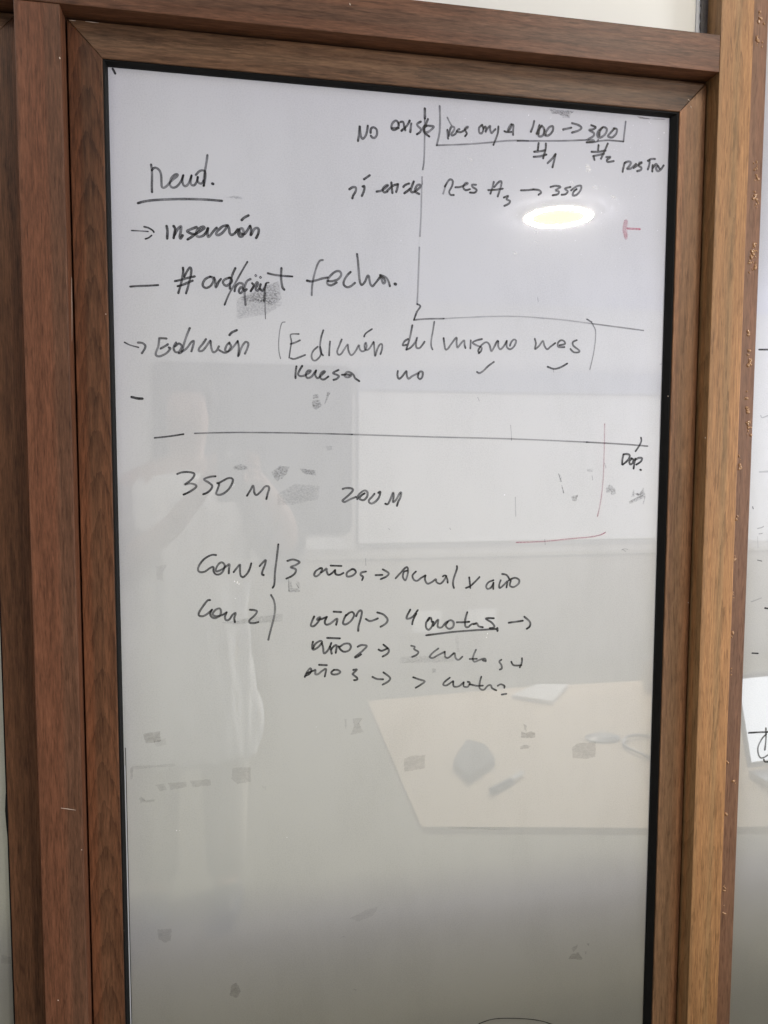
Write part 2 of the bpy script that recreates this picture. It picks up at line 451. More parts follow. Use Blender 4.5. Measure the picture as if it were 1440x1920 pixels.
door = empty('whiteboard_door', (0.2, 0.0, 0.02), 'white glazed door with black handwriting, wooden sash and black gasket', 'door')
sash_parts(door, -0.2050, 0.6752, 0.02, 2.0400, -0.1638, 0.6342, 0.10, 1.9970, (m_sash, m_sash_lit, m_sash_h), -0.1588, 0.6248, 1.9918, 0.105)
glass = pane(-0.180, 0.650, 0.085, 2.015, door)

door2 = empty('whiteboard_door', (-0.7, 0.0, 0.02), 'neighbouring white glazed door left of the brown left post', 'door')
sash_parts(door2, -1.10, -0.2628, 0.02, 2.0400, -1.059, -0.3055, 0.10, 1.9970, (m_sash, m_sash, m_sash_h), -1.054, -0.3068, 1.9918, 0.105)
glass2 = pane(-1.075, -0.290, 0.085, 2.015, door2)
bm = bmesh.new()
pts = [board_point(px, py, YS+.001) for px, py in [(12.5, 1470), (10.5, 1490), (9.5, 1520), (12, 1550), (14.5, 1575), (17, 1588), (18, 1585), (16, 1540), (15, 1500)]]
prism_xz(bm, pts, YS+.0006, -0.004)
o = link('loose_seal', bm, m_rubber, door2); o['label'] = 'black seal bulging out of the sash'

right = empty('fixed_board', (1.2, 0.0, 0.02), 'white glass board with marker strokes right of the golden oak post', 'whiteboard')
glass3 = pane(0.750, 1.70, 0.02, 2.58, right)

# pale squeezed-out strip and a thin black line along the left seal, low down
bm = bmesh.new(); box(bm, -0.1584, -0.1572, -0.0010, 0.0003, 0.30, 1.075); link('seal_strip', bm, m_white_edge, door)
bm = bmesh.new(); box(bm, -0.1569, -0.1562, -0.0007, 0.0003, 0.30, 1.10); link('seal_strip', bm, m_rubber, door)
# dark strips that close the rebates behind the joints between sash and posts
bm = bmesh.new(); box(bm, -0.215, -0.198, 0.0455, 0.06, 0.0, 2.05); link('rebate_stop', bm, m_gap, frame)
bm = bmesh.new(); box(bm, -0.270, -0.2605, 0.0455, 0.06, 0.0, 2.05); link('rebate_stop', bm, m_gap, frame)
bm = bmesh.new(); box(bm, 0.668, 0.684, 0.0455, 0.06, 0.0, 2.05); link('rebate_stop', bm, m_gap, frame)
bm = bmesh.new(); box(bm, -1.2, 0.69, 0.0465, 0.0595, 2.034, 2.0440); link('rebate_stop', bm, m_gap, frame)
# unseen dark block added behind the frosted glass to darken its bottom
bm = bmesh.new(); box(bm, -1.3, 2.0, 0.15, 0.60, 0.0, 0.905, .004)
tag(link('blocker', bm, m_gap, origin=(.35, .4, 0)), 'low dark sideboard added unseen to cut the backlight from the lower glass', 'blocker')

# ------------------------------------------------------------------ handwriting
def write(name, parent, groups, mat, label=None, step=0.000012):
    """groups: list of (ox, oy, scale, width_px, density, strokes). Coordinates are points of a survey
    of the board; every stroke becomes a ribbon of marker film lying on the glass."""
    bm = bmesh.new()
    lay = bm.verts.layers.float.new('ink')
    k = 0
    rnd = random.Random(hash(name+str(label)) % 9999 if False else len(groups)*31+len(groups[0][5]))
    for ox, oy, sc, w, den, strokes in groups:
        for st in strokes:
            k += 1
            dd, ww = den, w
            pts = st
            if isinstance(st, dict): pts, dd, ww = st['p'], st.get('d', den), st.get('w', w)
            pts = [(ox+a/sc, oy+b/sc) for a, b in pts]
            if len(pts) == 1: pts = [(pts[0][0]-.5, pts[0][1]), (pts[0][0]+.5, pts[0][1]+.4)]
            P = [board_point(*p) for p in spline(pts)]
            # drop doubles
            Q = [P[0]]
            for p in P[1:]:
                if math.dist(p, Q[-1]) > 1e-5: Q.append(p)
            if len(Q) < 2: continue
            n = len(Q)
            total = sum(math.dist(Q[i], Q[i+1]) for i in range(n-1))
            ph = rnd.uniform(0, 50)
            hw = ww*1.2*0.000745/2
            rows = []
            s = 0
            def tangent(i):
                a, b = Q[max(i-1, 0)], Q[min(i+1, n-1)]
                l = math.dist(a, b) or 1
                return ((b[0]-a[0])/l, (b[1]-a[1])/l)
            seq = []
            t0 = tangent(0); t1 = tangent(n-1)
            for f_, q in ((1.0, .25), (.75, .66), (.4, .92)):
                seq.append((Q[0][0]-t0[0]*hw*f_, Q[0][1]-t0[1]*hw*f_, t0, q, 0))
            for i in range(n):
                if i: s += math.dist(Q[i], Q[i-1])
                seq.append((Q[i][0], Q[i][1], tangent(i), 1.0, s/total))
            for f_, q in ((.4, .92), (.75, .66), (1.0, .25)):
                seq.append((Q[-1][0]+t1[0]*hw*f_, Q[-1][1]+t1[1]*hw*f_, t1, q, 1))
            for idx, (x, z, t, q, u) in enumerate(seq):
                nx, nz = -t[1], t[0]
                wv = hw*q*(1+0.13*noise.noise((ph, u*total*130, 0)))
                d_end = math.exp(-min(u, 1-u)*total/0.006)
                dn = min(1, dd*1.12)*(0.90 + 0.26*noise.noise((ph+9, u*total*70, 0)) + 0.30*d_end)
                y = -0.0004 - step*k - 0.000004*idx*.25
                row = []
                for c, m in ((-1, 1.0), (-.45, .86), (.0, .80), (.45, .86), (1, 1.0)):
                    v = bm.verts.new((x+nx*wv*c, y, z+nz*wv*c))
                    v[lay] = max(0.04, min(1.0, dn*m))
                    row.append(v)
                rows.append(row)
            for a, b in zip(rows, rows[1:]):
                for j in range(4):
                    bm.faces.new((a[j], a[j+1], b[j+1], b[j]))
    o = link(name, bm, mat, parent)
    if label: o['label'] = label
    return o

A = (240, 270, 5.538); B = (230, 390, 5.333); Cc = (230, 470, 9.0); Dd = (370, 470, 7.579); E_ = (550, 460, 6.857)
F_ = (220, 590, 5.538); G = (510, 590, 6.545); Hh = (730, 570, 6.0); I_ = (930, 580, 4.966); J = (660, 190, 8.47)
K = (810, 180, 8.0); L_ = (970, 190, 6.545); M_ = (1100, 200, 9.0); N_ = (640, 310, 8.0); O_ = (810, 330, 4.8)
P_ = (320, 860, 7.2); Q_ = (630, 890, 10.286); R_ = (350, 1010, 8.0); S_ = (510, 1030, 5.538); T_ = (730, 1040, 5.538)
U_ = (560, 1120, 6.545); V_ = (740, 1130, 5.333); W_ = (1120, 780, 9.6); X_ = (0, 0, 1.0)
def d(p, dens=None, w=None):
    r = {'p': p}
    if dens is not None: r['d'] = dens
    if w is not None: r['w'] = w
    return r

WR = [
 ('heading word Rend. underlined', [(*A, 3.3, .80, [
   [(240,215),(248,270),(250,350),(248,430),(250,500)],
   [(248,275),(270,250),(300,252),(330,280),(345,330),(348,400),(352,445),(375,455),(405,435),(440,395),(480,360),(510,335),(515,318),(490,318),(455,350),(438,395),(440,435),(470,455),(510,440),(550,390),(572,330)],
   [(575,325),(565,380),(575,425),(600,438),(630,410),(660,330)], [(660,328),(650,390),(660,425),(690,428),(715,390),(725,345)],
   [(725,345),(722,385),(745,410),(770,408),(785,380)], [(705,322),(740,285),(775,275),(800,290),(803,340),(795,400),(785,435)],
   [(825,118),(815,190),(800,280),(788,370),(790,432)], d([(880,413)],1,4.2),
   d([(105,615),(160,600),(260,585),(400,577),(560,573),(720,575),(860,582),(975,592)],.85,3.6)])]),
 ('arrow and word Inserción', [(*B, 3.8, .88, [
   d([(90,226),(170,230),(255,236)],.85,2), d([(215,188),(260,200),(300,225),(312,242)],.9,2.6), d([(290,275),(260,298),(228,310)],.9,2.4),
   [(440,182),(448,230),(445,305)], [(510,182),(525,210),(518,260),(510,300)], [(518,270),(545,220),(575,188),(585,190),(580,240),(572,285),(580,305),(600,275)],
   [(740,192),(690,210),(645,232),(680,255),(715,265),(690,290),(650,315)],
   [(720,265),(770,235),(815,205),(810,188),(780,195),(745,225),(735,265),(755,288),(800,280),(835,245),(850,205)],
   [(855,205),(848,250),(855,288),(880,270),(910,230),(940,200)],
   [(1050,175),(1000,185),(955,225),(935,255),(950,272),(990,255),(1030,210),(1050,180),(1065,210),(1070,250),(1090,270),(1120,255),(1150,215)],
   [(1165,215),(1155,250),(1170,285),(1200,280),(1210,240),(1195,205),(1170,215),(1175,250),(1210,265),(1240,235),(1270,185)],
   [(1275,180),(1285,220),(1280,270)], [(1285,270),(1310,220),(1340,200),(1360,215),(1355,260),(1335,300)], [(1190,122),(1220,95),(1258,76)]])]),
 ('line with dash and # ord. + fecha.', [(*Cc, 3.4, .9, [
   d([(130,607),(250,598),(420,592),(600,582)],.95,3.0), [(1018,290),(1022,360),(1005,460),(985,560),(940,715)],
   [(1040,440),(1080,360),(1120,300),(1145,290),(1160,330),(1150,420),(1120,540),(1095,640),(1070,720)],
   [(885,515),(1000,490),(1100,460),(1215,435)], [(930,600),(1020,575),(1100,540),(1180,508)]]),
  (*Dd, 3.5, .86, [
   [(185,370),(120,400),(80,460),(85,510),(130,530),(190,500),(230,430),(220,385),(180,370)], [(240,385),(255,440),(260,520),(280,500),(300,450),(335,405)],
   [(460,385),(410,400),(370,430),(370,470),(410,500),(450,480),(490,440),(480,395),(455,385)], [(540,250),(500,340),(470,440),(462,540)],
   d([(712,160),(640,280),(540,460),(450,620),(388,770)],.85,2.8),
   [(530,575),(545,510),(590,465),(640,470),(655,520),(640,580),(610,605),(590,570),(620,520),(650,540),(670,575),(700,550)],
   d([(755,405),(710,430),(680,490),(670,560),(675,650),(685,770)],.7), [(780,465),(800,500),(760,575)],
   [(760,575),(810,500),(850,450),(860,480),(830,540),(850,570),(880,540),(900,480)], [(890,545),(930,570),(960,520),(975,475)],
   d([(975,475),(955,600),(945,720)],.8,2.4), d([(970,600),(962,760),(968,970)],.75,1.4), d([(980,460),(1015,455)],.8,2.4),
   d([(830,340),(845,355),(830,370),(817,355),(830,340)],.8,1.2), d([(897,366),(910,382),(897,396),(884,380),(897,366)],.8,1.2),
   [(1195,250),(1190,350),(1195,440),(1210,520),(1235,555)], d([(1000,322),(1100,345),(1200,358),(1350,368)],.85,3)]),
  (*E_, 3.5, .82, [
   d([(378,190),(340,200),(310,250),(280,340),(255,440),(240,540),(236,640)],.7,3), [(175,455),(230,465),(300,450),(370,428),(440,415)],
   [(445,460),(500,462),(570,440),(612,390),(605,345),(565,332),(510,360),(455,420),(435,470),(445,505),(490,515),(555,480)],
   [(735,345),(690,390),(650,460),(650,510),(690,540),(740,525),(790,485)],
   [(818,115),(830,200),(838,300),(848,420),(858,480),(880,510),(920,470),(950,400),(970,400),(980,460),(995,510),(1020,525),(1060,480),(1110,415)],
   [(1115,385),(1135,440),(1155,490),(1180,470),(1165,430),(1125,400)], [(1120,385),(1190,415),(1220,460),(1240,525)], d([(1310,498)],1,5)])]),
 ('arrow and word Edición', [(*F_, 3.2, .76, [
   d([(75,287),(130,315),(220,340)],.85,2.2), [(215,290),(260,295),(290,320),(285,355),(255,400)],
   [(510,248),(440,245),(435,260),(425,330),(400,400),(410,428),(450,430),(510,400),(550,355),(535,342)], [(450,352),(500,325),(525,308)],
   [(610,290),(585,340),(600,385),(640,385),(670,330),(640,300),(600,330)], [(752,140),(720,220),(690,310),(670,385),(640,400)],
   [(670,385),(720,350),(765,290),(795,275),(785,330),(770,380)], [(920,255),(890,300),(850,350),(850,378),(890,370),(930,320),(965,270)],
   [(970,275),(975,340),(995,390),(1030,375),(1055,330)], [(1165,290),(1135,320),(1120,370),(1150,380),(1180,330),(1165,300)],
   [(1060,370),(1110,395),(1150,385),(1200,340),(1250,275)], [(1250,275),(1262,340),(1255,430)], [(1262,420),(1290,340),(1330,285),(1360,300),(1350,350),(1325,405)],
   d([(1165,212),(1190,185),(1240,162)],.9,3.6)])]),
 ('bracketed phrase Edición del mismo mes', [(*G, 2.8, .78, [
   d([(160,90),(120,105),(95,200),(82,330),(85,450),(105,540)],.6,1.6), d([(330,238),(230,245),(238,330),(225,420),(210,530)],.8,2.2),
   [(230,360),(290,340),(342,315)], [(230,535),(270,545),(330,525),(405,495)],
   [(560,395),(510,440),(485,500),(500,555),(540,560),(590,510),(605,450),(590,400)], [(630,192),(605,270),(590,370),(595,450),(625,500)], [(712,330),(705,410),(700,500)],
   [(855,305),(825,380),(800,450),(815,490),(850,480),(890,420),(930,365),(935,430),(960,490),(990,490),(1030,440),(1065,375),(1075,420),(1100,450),(1140,440),(1160,390),(1150,345),(1135,380),(1145,430),(1190,420),(1245,335)],
   [(1250,340),(1255,420),(1265,510),(1290,430),(1320,370),(1350,365),(1350,420),(1330,485)], [(1130,270),(1150,230),(1225,178)]]),
  (*Hh, 3.0, .78, [
   [(258,240),(245,310),(225,400),(200,480),(190,515)], [(210,395),(170,420),(150,465),(190,460)], [(190,515),(240,490),(290,430),(312,375),(300,440),(305,490),(340,495),(375,455),(395,425)],
   d([(505,200),(490,300),(472,400),(470,470),(485,512)],.7,2.6), [(610,385),(618,450),(630,510),(660,500),(710,430),(755,378),(755,440),(765,490),(800,450),(840,410),(845,460),(855,495)],
   [(915,410),(910,500)], [(1040,395),(980,410),(935,435),(980,465),(1035,490),(1030,530),(1005,555)],
   [(1010,550),(1000,520),(1040,460),(1090,430),(1125,460),(1145,530),(1170,500),(1210,420),(1225,420)], [(1225,425),(1225,480),(1250,510),(1290,470),(1320,415)],
   [(1320,420),(1320,480),(1355,510),(1400,480),(1425,420),(1400,400),(1370,430),(1355,470)]]),
  (*I_, 3.0, .80, [
   [(360,275),(370,320),(362,370),(400,340),(435,295),(450,340),(475,372),(510,345),(550,315)], [(590,335),(640,322),(630,295),(600,290),(575,315),(580,350),(635,352)],
   [(750,288),(715,305),(720,340),(775,385),(760,402),(720,398),(692,370)], d([(845,92),(890,120)],.75,2.4), d([(900,145),(925,200),(922,300),(905,420),(872,560)],.55,1.8)])]),
 ('small words Revesa no with two ticks', [(*G, 3.2, .88, [
   [(300,635),(290,700),(288,778)], [(370,630),(340,680),(320,730),(350,755),(400,745),(450,720),(475,690),(440,690),(415,730),(430,775),(480,765),(520,715),(540,685)],
   [(540,690),(530,740),(560,780),(610,740),(650,700),(620,700),(590,740),(600,785),(640,795),(690,760)], [(815,680),(770,700),(750,720),(800,740),(820,760),(790,790),(755,800)],
   [(860,738),(920,735),(970,745),(930,770),(890,750),(920,705),(960,710),(1000,740),(1020,780),(1070,815)]]),
  (*Hh, 3.2, .86, [[(95,755),(90,800),(105,840),(140,820),(190,755),(195,800),(215,840),(260,810),(320,780),(350,760),(375,770),(370,820),(345,845),(320,820),(330,780)],
   d([(985,765),(1015,778),(1060,750),(1110,700),(1175,652)],.75,3)]),
  (*I_, 3.0, .85, [[(480,535),(540,555),(600,540),(662,505)]])]),
 ('words No existe at the top', [(*J, 3.5, .84, [
   [(95,630),(110,520),(122,390),(130,480),(145,570),(175,595),(215,550),(240,470),(250,390)], [(295,500),(300,440),(340,415),(390,450),(395,530),(360,580),(320,575),(300,550)],
   [(740,350),(700,308),(650,340),(625,400),(640,450),(690,450),(735,410),(740,350)], [(630,430),(740,425)], [(770,330),(810,330),(830,400),(845,460)], [(915,310),(870,390),(785,470)],
   [(940,355),(925,490)], [(1090,325),(1040,355),(1040,390),(1090,440),(1080,490),(1030,525)], [(1205,285),(1170,370),(1130,430),(1150,500),(1225,560)],
   [(1150,390),(1220,390),(1295,405),(1250,460),(1190,495),(1150,480),(1150,420),(1180,395)]])]),
 ('boxed words and numbers 100 to 300', [(*K, 3.2, .84, [
   d([(115,155),(120,350),(110,560),(70,740)],.6,3.2), d([(70,740),(300,735),(600,720),(850,700),(1100,675),(1300,668),(1440,675)],.62,2.6),
   d([(230,325),(260,390),(290,440)],.55,2.6), [(230,510),(240,640)], [(250,600),(265,520),(290,465),(330,470),(330,510),(290,570),(300,595),(350,570),(385,510),(410,500)],
   [(370,530),(420,545),(480,520),(540,470),(520,465),(490,500),(510,540),(520,570),(495,605)], [(745,440),(705,480),(710,550),(745,560),(770,500),(750,435)],
   [(770,490),(800,460),(810,500),(800,545),(830,490),(870,450),(870,500),(890,560),(930,520),(950,500)], [(995,460),(985,560),(950,660),(920,735)],
   [(1085,530),(1130,540),(1180,480),(1190,425),(1150,480),(1140,540),(1190,540)], [(1190,430),(1220,440),(1215,520),(1215,585)]]),
  (*L_, 3.5, .84, [
   [(205,245),(190,310),(165,375)], [(270,295),(250,360),(235,400)], [(300,300),(250,370),(265,430),(310,420),(330,350),(300,310),(270,340),(260,400)],
   [(330,350),(330,410),(380,420),(430,370),(435,310),(390,320),(350,380),(345,420)], [(560,348),(660,325)], [(670,270),(740,290),(785,325),(750,360),(670,385)],
   [(905,295),(960,320),(930,345),(880,355),(935,390),(930,430),(860,475),(930,480),(930,500),(850,505)],
   [(1040,325),(990,370),(980,430),(1020,445),(1080,400),(1095,340),(1050,320),(1010,370),(1005,420)], [(1190,335),(1140,390),(1110,430),(1160,445),(1210,400),(1220,345),(1180,335)],
   d([(0,487),(350,487),(600,485),(850,475)],.7,2.6), d([(850,505),(950,500),(1000,490),(1120,480),(1300,495)],.8,2.6), d([(1300,495),(1328,250)],.7,2.8), d([(990,470),(985,490)],.8,2)])]),
 ('hash marks with 1 and 2 under the box', [(*L_, 3.5, .88, [
   [(260,515),(250,600)], [(350,520),(345,590),(315,700)], [(205,620),(270,615),(340,602)], [(200,682),(280,675),(355,655)], [(370,760),(430,700),(468,650)], [(468,650),(450,730),(430,810)],
   [(995,540),(990,600)], [(1108,520),(1070,610),(1025,705)], [(910,620),(1000,620),(1080,605)], [(930,675),(1060,645)], [(945,720),(935,680)],
   [(1090,685),(1140,685),(1100,720),(1110,745),(1180,735)]])]),
 ('short note at the upper right edge', [(*M_, 3.6, .84, [
   [(605,1100),(625,1000),(640,950)], [(640,950),(700,925),(745,945),(720,1000),(680,1050),(740,1045),(800,1000),(830,970)],
   [(790,1035),(860,990),(930,945),(890,950),(880,1000),(920,1030),(910,1070),(850,1090)], [(1030,915),(1090,885),(1150,885)], [(1060,900),(1055,980),(1030,1060)],
   [(1110,990),(1105,1095)], [(1110,1040),(1160,975),(1185,985),(1170,1050),(1200,1090),(1250,1060),(1295,995)], [(1200,1000),(1230,1050)]])]),
 ('line Sí existe Res #3 arrow 350', [(*N_, 3.6, .84, [
   [(120,360),(170,330),(215,335),(215,390),(180,450),(165,495)], [(320,320),(345,315),(340,380),(308,460)], [(340,210),(425,152)],
   [(530,395),(600,380),(660,340),(700,300),(660,310),(620,360),(640,405),(690,395)], [(750,260),(755,330),(765,415)], [(690,380),(770,310),(840,285)], [(850,285),(840,340),(822,400)],
   [(1015,275),(960,295),(930,325)], [(945,420),(1000,380),(1030,350)], [(1085,245),(1060,310),(1040,380),(1060,405),(1100,395)],
   [(1110,390),(1180,330),(1180,295),(1140,300),(1110,350),(1110,400),(1165,430)]]),
  (*O_, 3.2, .84, [
   d([(100,160),(112,120),(125,80)],.5,3), [(115,95),(155,35),(185,45),(180,90),(155,140),(165,170),(195,172)], [(210,103),(260,98),(320,70),(300,65),(280,100),(300,128),(340,120)],
   [(395,80),(360,80),(365,100),(400,125),(385,150),(340,150)], [(555,55),(545,100),(525,160)], [(560,100),(600,55),(625,55),(615,110),(590,185)], [(505,128),(570,125),(635,115)],
   [(645,195),(685,180),(670,210),(700,225),(690,250),(650,270)], [(800,130),(860,128),(910,122)], [(910,122),(960,128),(980,150),(958,170)],
   [(1065,100),(1110,90),(1155,100),(1110,130),(1140,140),(1130,165),(1085,175)], [(1245,100),(1195,115),(1220,140),(1200,165),(1165,170)],
   [(1250,130),(1300,95),(1340,90),(1335,130),(1300,170),(1265,175),(1275,140),(1300,120)]])]),
 ('long faint corner line down and right', [(*X_, 2.6, .5, [
   d([(796.4,204),(796.6,222)],1,4), d([(796.3,222),(796.0,262),(795,300),(792.5,318)],.6), d([(791.2,332),(791.5,345)],.5), d([(790.6,347),(789.4,400),(787.2,443)],.42),
   d([(786.3,464),(785,500),(783.5,540),(782,571)],.45), d([(782,570),(788,574.5),(781.5,585),(776,600)],.85,2.8),
   d([(776,600),(800,598),(832,597.5)],.75,2.6), d([(832,597.5),(870,595.5),(920,593.5),(970,593.5),(1010,596),(1060,600.5),(1110,607)],.34,2.2), d([(1110,607),(1160,613.5),(1206,619.7)],.55,2.4)])]),
 ('long horizontal line across the board', [(*X_, 2.4, .6, [
   d([(290,821),(318,818),(344,814)],.95,2.6), d([(365,812.5),(430,811),(480,811),(560,812),(660,814.5)],.72,2.2), d([(660,814.5),(800,819),(960,823),(1100,829)],.5,2.4), d([(1100,829),(1170,833),(1214,836.5)],.65,2.6)])]),
 ('short dash at the left', [(*X_, 3.8, .95, [[(247,744.5),(258,747),(267,747.5)]])]),
 ('ticked line end with word Dop.', [(*W_, 3.5, .9, [
   d([(783,390),(790,450),(750,540),(685,635)],.85,3), [(470,690),(450,780),(445,870)], [(470,690),(540,685),(580,710),(560,780),(500,840),(455,875)],
   [(610,770),(575,820),(590,870),(630,850),(645,790),(610,760)], [(680,770),(665,850),(650,945)], [(680,790),(740,755),(800,760),(780,820),(700,875)], d([(777,967)],1,3.8)])]),
 ('amount 350 M', [(*P_, 3.1, .9, [
   [(90,207),(150,185),(240,180),(315,200),(310,245),(260,300),(190,350),(260,335),(330,350),(345,380),(300,420),(230,460),(175,485)],
   [(605,238),(530,245),(450,278),(510,320),(560,365),(540,420),(490,460),(440,480)],
   [(630,330),(655,345),(630,420),(615,475),(660,488),(730,460),(800,390),(840,300),(825,265),(780,262),(720,290),(650,330)],
   [(1030,500),(1080,420),(1110,365),(1125,400),(1130,460),(1160,490),(1220,440),(1270,380),(1310,370),(1330,400),(1310,470),(1292,545)]])]),
 ('amount 200 M', [(*Q_, 3.3, .84, [
   [(130,275),(200,255),(300,265),(325,300),(270,370),(180,450),(125,500),(170,525),(260,480),(385,430)],
   [(410,470),(430,400),(500,330),(560,305),(605,340),(600,420),(550,480),(500,490),(450,455),(490,400),(550,360)],
   [(740,370),(690,430),(635,490),(640,535),(690,555),(760,520),(820,450),(850,370),(850,330),(815,350)],
   [(950,560),(1000,565),(1050,470),(1100,345),(1110,420),(1100,530),(1160,480),(1220,370),(1255,345),(1240,440),(1200,520),(1175,600)]])]),
 ('line Con 1 / 3 años arrow Anual x año', [(*R_, 3.1, .9, [
   [(440,245),(370,245),(270,300),(200,380),(170,460),(200,500),(270,495),(350,440),(400,425),(405,490),(440,535),(500,530),(550,480),(570,400),(530,355),(480,380),(440,450),(450,490),(520,465),(600,410),(640,385),(635,450),(632,520)],
   [(705,500),(760,430),(800,390),(800,470),(810,550),(850,575),(910,520),(950,440),(968,370)], [(1095,410),(1140,360),(1185,320),(1175,390),(1140,480),(1130,530),(1155,545)],
   [(1375,85),(1350,300),(1325,500),(1315,680),(1290,735)]]),
  (*S_, 3.2, .92, [
   [(160,120),(220,105),(285,130),(250,160),(195,185),(245,205),(240,245),(200,280),(150,303)], [(500,195),(455,225),(438,265),(460,280),(500,250),(520,200),(500,195)],
   [(510,240),(540,220),(565,200),(570,235),(590,265),(630,240),(655,215)], [(655,215),(660,255),(700,265),(740,245)], [(610,168),(720,172)],
   [(830,205),(780,240),(780,280),(830,275),(870,240),(855,210),(830,205)], [(975,230),(930,240),(920,265),(945,285),(935,318)], [(1075,268),(1145,265)], [(1150,208),(1210,245),(1190,280),(1130,308)]]),
  (*T_, 3.1, .9, [
   [(65,245),(110,195),(175,130),(195,160),(185,220),(165,265),(140,230),(150,180),(185,165)], [(275,175),(240,215),(255,260),(290,270),(330,240),(375,215)],
   [(375,215),(370,260),(395,300),(440,285),(480,255),(490,285),(530,300),(570,260),(590,220)], [(555,225),(580,215),(600,250),(605,290)], [(700,118),(700,150),(670,240),(660,300),(670,345)],
   [(828,235),(835,290),(840,345)], [(935,232),(890,280),(840,325),(795,345)], [(1080,265),(1030,285),(1005,325),(1020,355),(1060,335),(1080,290)], [(1080,290),(1078,355)],
   [(1155,265),(1140,310),(1145,345),(1180,320),(1225,275),(1220,310),(1215,340)], [(1170,200),(1215,210),(1245,250)], [(1260,270),(1250,320),(1290,335),(1340,300),(1345,260),(1300,240),(1240,265)]])]),
 ('words Con 2 with a bracket', [(*R_, 3.2, .86, [
   [(350,920),(310,930),(240,1020),(185,1110),(190,1155),(250,1160),(320,1120),(380,1065)], [(380,1065),(355,1120),(370,1170),(430,1190),(500,1150),(515,1080),(490,1045),(430,1070),(390,1130),(430,1160),(520,1150),(600,1105)],
   [(600,1105),(575,1170),(590,1220),(640,1210),(690,1140),(735,1115),(715,1190),(725,1250)], [(950,1065),(1010,1070),(1055,1090),(1020,1150),(945,1220),(950,1260),(1010,1265),(1075,1250)],
   d([(1265,845),(1310,930),(1325,1050),(1305,1200),(1260,1370),(1225,1515)],.75,3)])]),
 ('line año 1 arrow 4 cuotas underlined', [(*U_, 3.3, .9, [
   [(190,235),(165,290),(150,345),(190,350),(240,300),(265,245),(235,255),(230,275),(280,265),(345,240)], [(345,240),(320,300),(340,335),(390,320),(440,280),(475,265),(460,335)], [(430,175),(520,180)],
   [(580,215),(555,270),(545,320),(580,330),(640,290),(680,220),(660,180),(620,190),(580,225)], [(705,230),(730,180),(760,160),(775,190),(755,280),(735,350),(730,410)],
   [(825,265),(870,290),(920,280),(970,258)], [(965,185),(1040,210),(1090,270),(1070,320),(1005,360)]]),
  (*V_, 3.3, .9, [
   [(155,70),(120,140),(130,160),(180,140),(230,75)], [(215,110),(185,170),(175,215)], [(345,150),(315,200),(315,250),(340,270),(370,240),(385,190)], [(370,190),(360,150),(330,180)],
   [(385,230),(425,175),(435,180),(430,240),(470,245),(510,200),(560,175),(590,200),(580,245),(540,260),(510,230),(530,190)],
   [(725,95),(705,170),(705,230),(730,245),(770,215),(810,210)], [(620,195),(680,195),(745,190)], [(790,215),(820,205),(840,235),(880,245)], [(990,155),(910,158),(965,195),(995,230),(985,250),(950,255)],
   d([(1025,255),(1027,280)],1,4), d([(315,325),(450,308),(600,290),(800,275),(1010,262)],.9,3.2), [(1140,200),(1280,180)], [(1295,140),(1350,190),(1350,235),(1320,260)]])]),
 ('line año 2 arrow 3 cuotas', [(*U_, 3.3, .88, [
   [(175,545),(165,600),(180,640),(240,610),(285,550),(260,535),(205,570),(175,625)], [(285,560),(300,620),(310,685),(350,660),(385,600),(400,560)], [(385,600),(405,690)], [(400,640),(430,600),(465,590),(455,680)], [(350,497),(505,503)],
   [(500,610),(560,570),(620,570),(640,610),(610,655),(550,665),(505,630),(490,600)], [(725,605),(770,585),(835,595),(790,650),(730,700),(690,735),(720,730),(765,700)], [(980,640),(1020,655),(1090,625)], [(1040,580),(1105,640),(1090,690),(1030,725)]]),
  (*V_, 3.1, .74, [
   [(165,430),(200,440),(195,465),(235,490),(220,520),(175,540)], [(435,458),(380,500),(350,540),(380,552),(430,525),(500,490)], [(500,490),(505,540),(535,550),(590,505)], [(600,505),(610,555),(640,570),(675,540)],
   [(812,470),(790,520),(780,565),(800,590),(850,570),(900,560),(910,585),(880,575)], [(750,562),(820,560)], [(1065,570),(1045,590),(1065,620),(1070,655),(1050,668)],
   d([(1165,590),(1190,625),(1265,625)],.95), d([(1272,555),(1270,600),(1250,645)],.9)])]),
 ('line año 3 arrow cuotas', [(*U_, 3.2, .86, [
   [(75,975),(100,920),(140,870),(155,900),(130,940),(90,960)], [(100,930),(180,900),(205,890),(205,940),(240,940),(290,900),(335,880),(320,970)], [(250,827),(345,832)],
   [(430,890),(400,920),(420,945),(480,940),(510,915),(480,890),(430,890)], [(670,890),(715,885),(670,930),(665,945),(715,985),(715,1010),(680,1015)], [(905,975),(960,1000),(1035,1005)], [(1040,920),(1120,985),(1100,1030),(1030,1070)]]),
  (*V_, 3.1, .82, [
   [(185,745),(240,765),(300,785),(260,820),(210,850)], [(550,750),(500,790),(485,820),(520,825),(580,785)], [(585,785),(590,835),(640,835),(690,795)], [(690,795),(690,835),(730,840),(750,800),(730,790)],
   [(750,815),(820,830),(880,828)], [(865,740),(850,800),(850,855),(890,870),(930,830),(960,825),(975,855),(1015,875)], [(1030,830),(1060,815),(1095,830),(1095,850)], [(1070,918),(1115,910)]])]),
 ('thick tick in the top left corner', [(*X_, 3.4, 1.0, [[(211.5,129.5),(213.5,133),(216,138)]])]),
 ('thin curved line at the bottom edge', [(*X_, 1.7, .95, [[(898,1919),(920,1911.5),(945,1909),(985,1910),(1015,1914),(1036,1921)]])]),
]
for label, groups in WR:
    write('handwriting', glass, groups, m_ink, label)
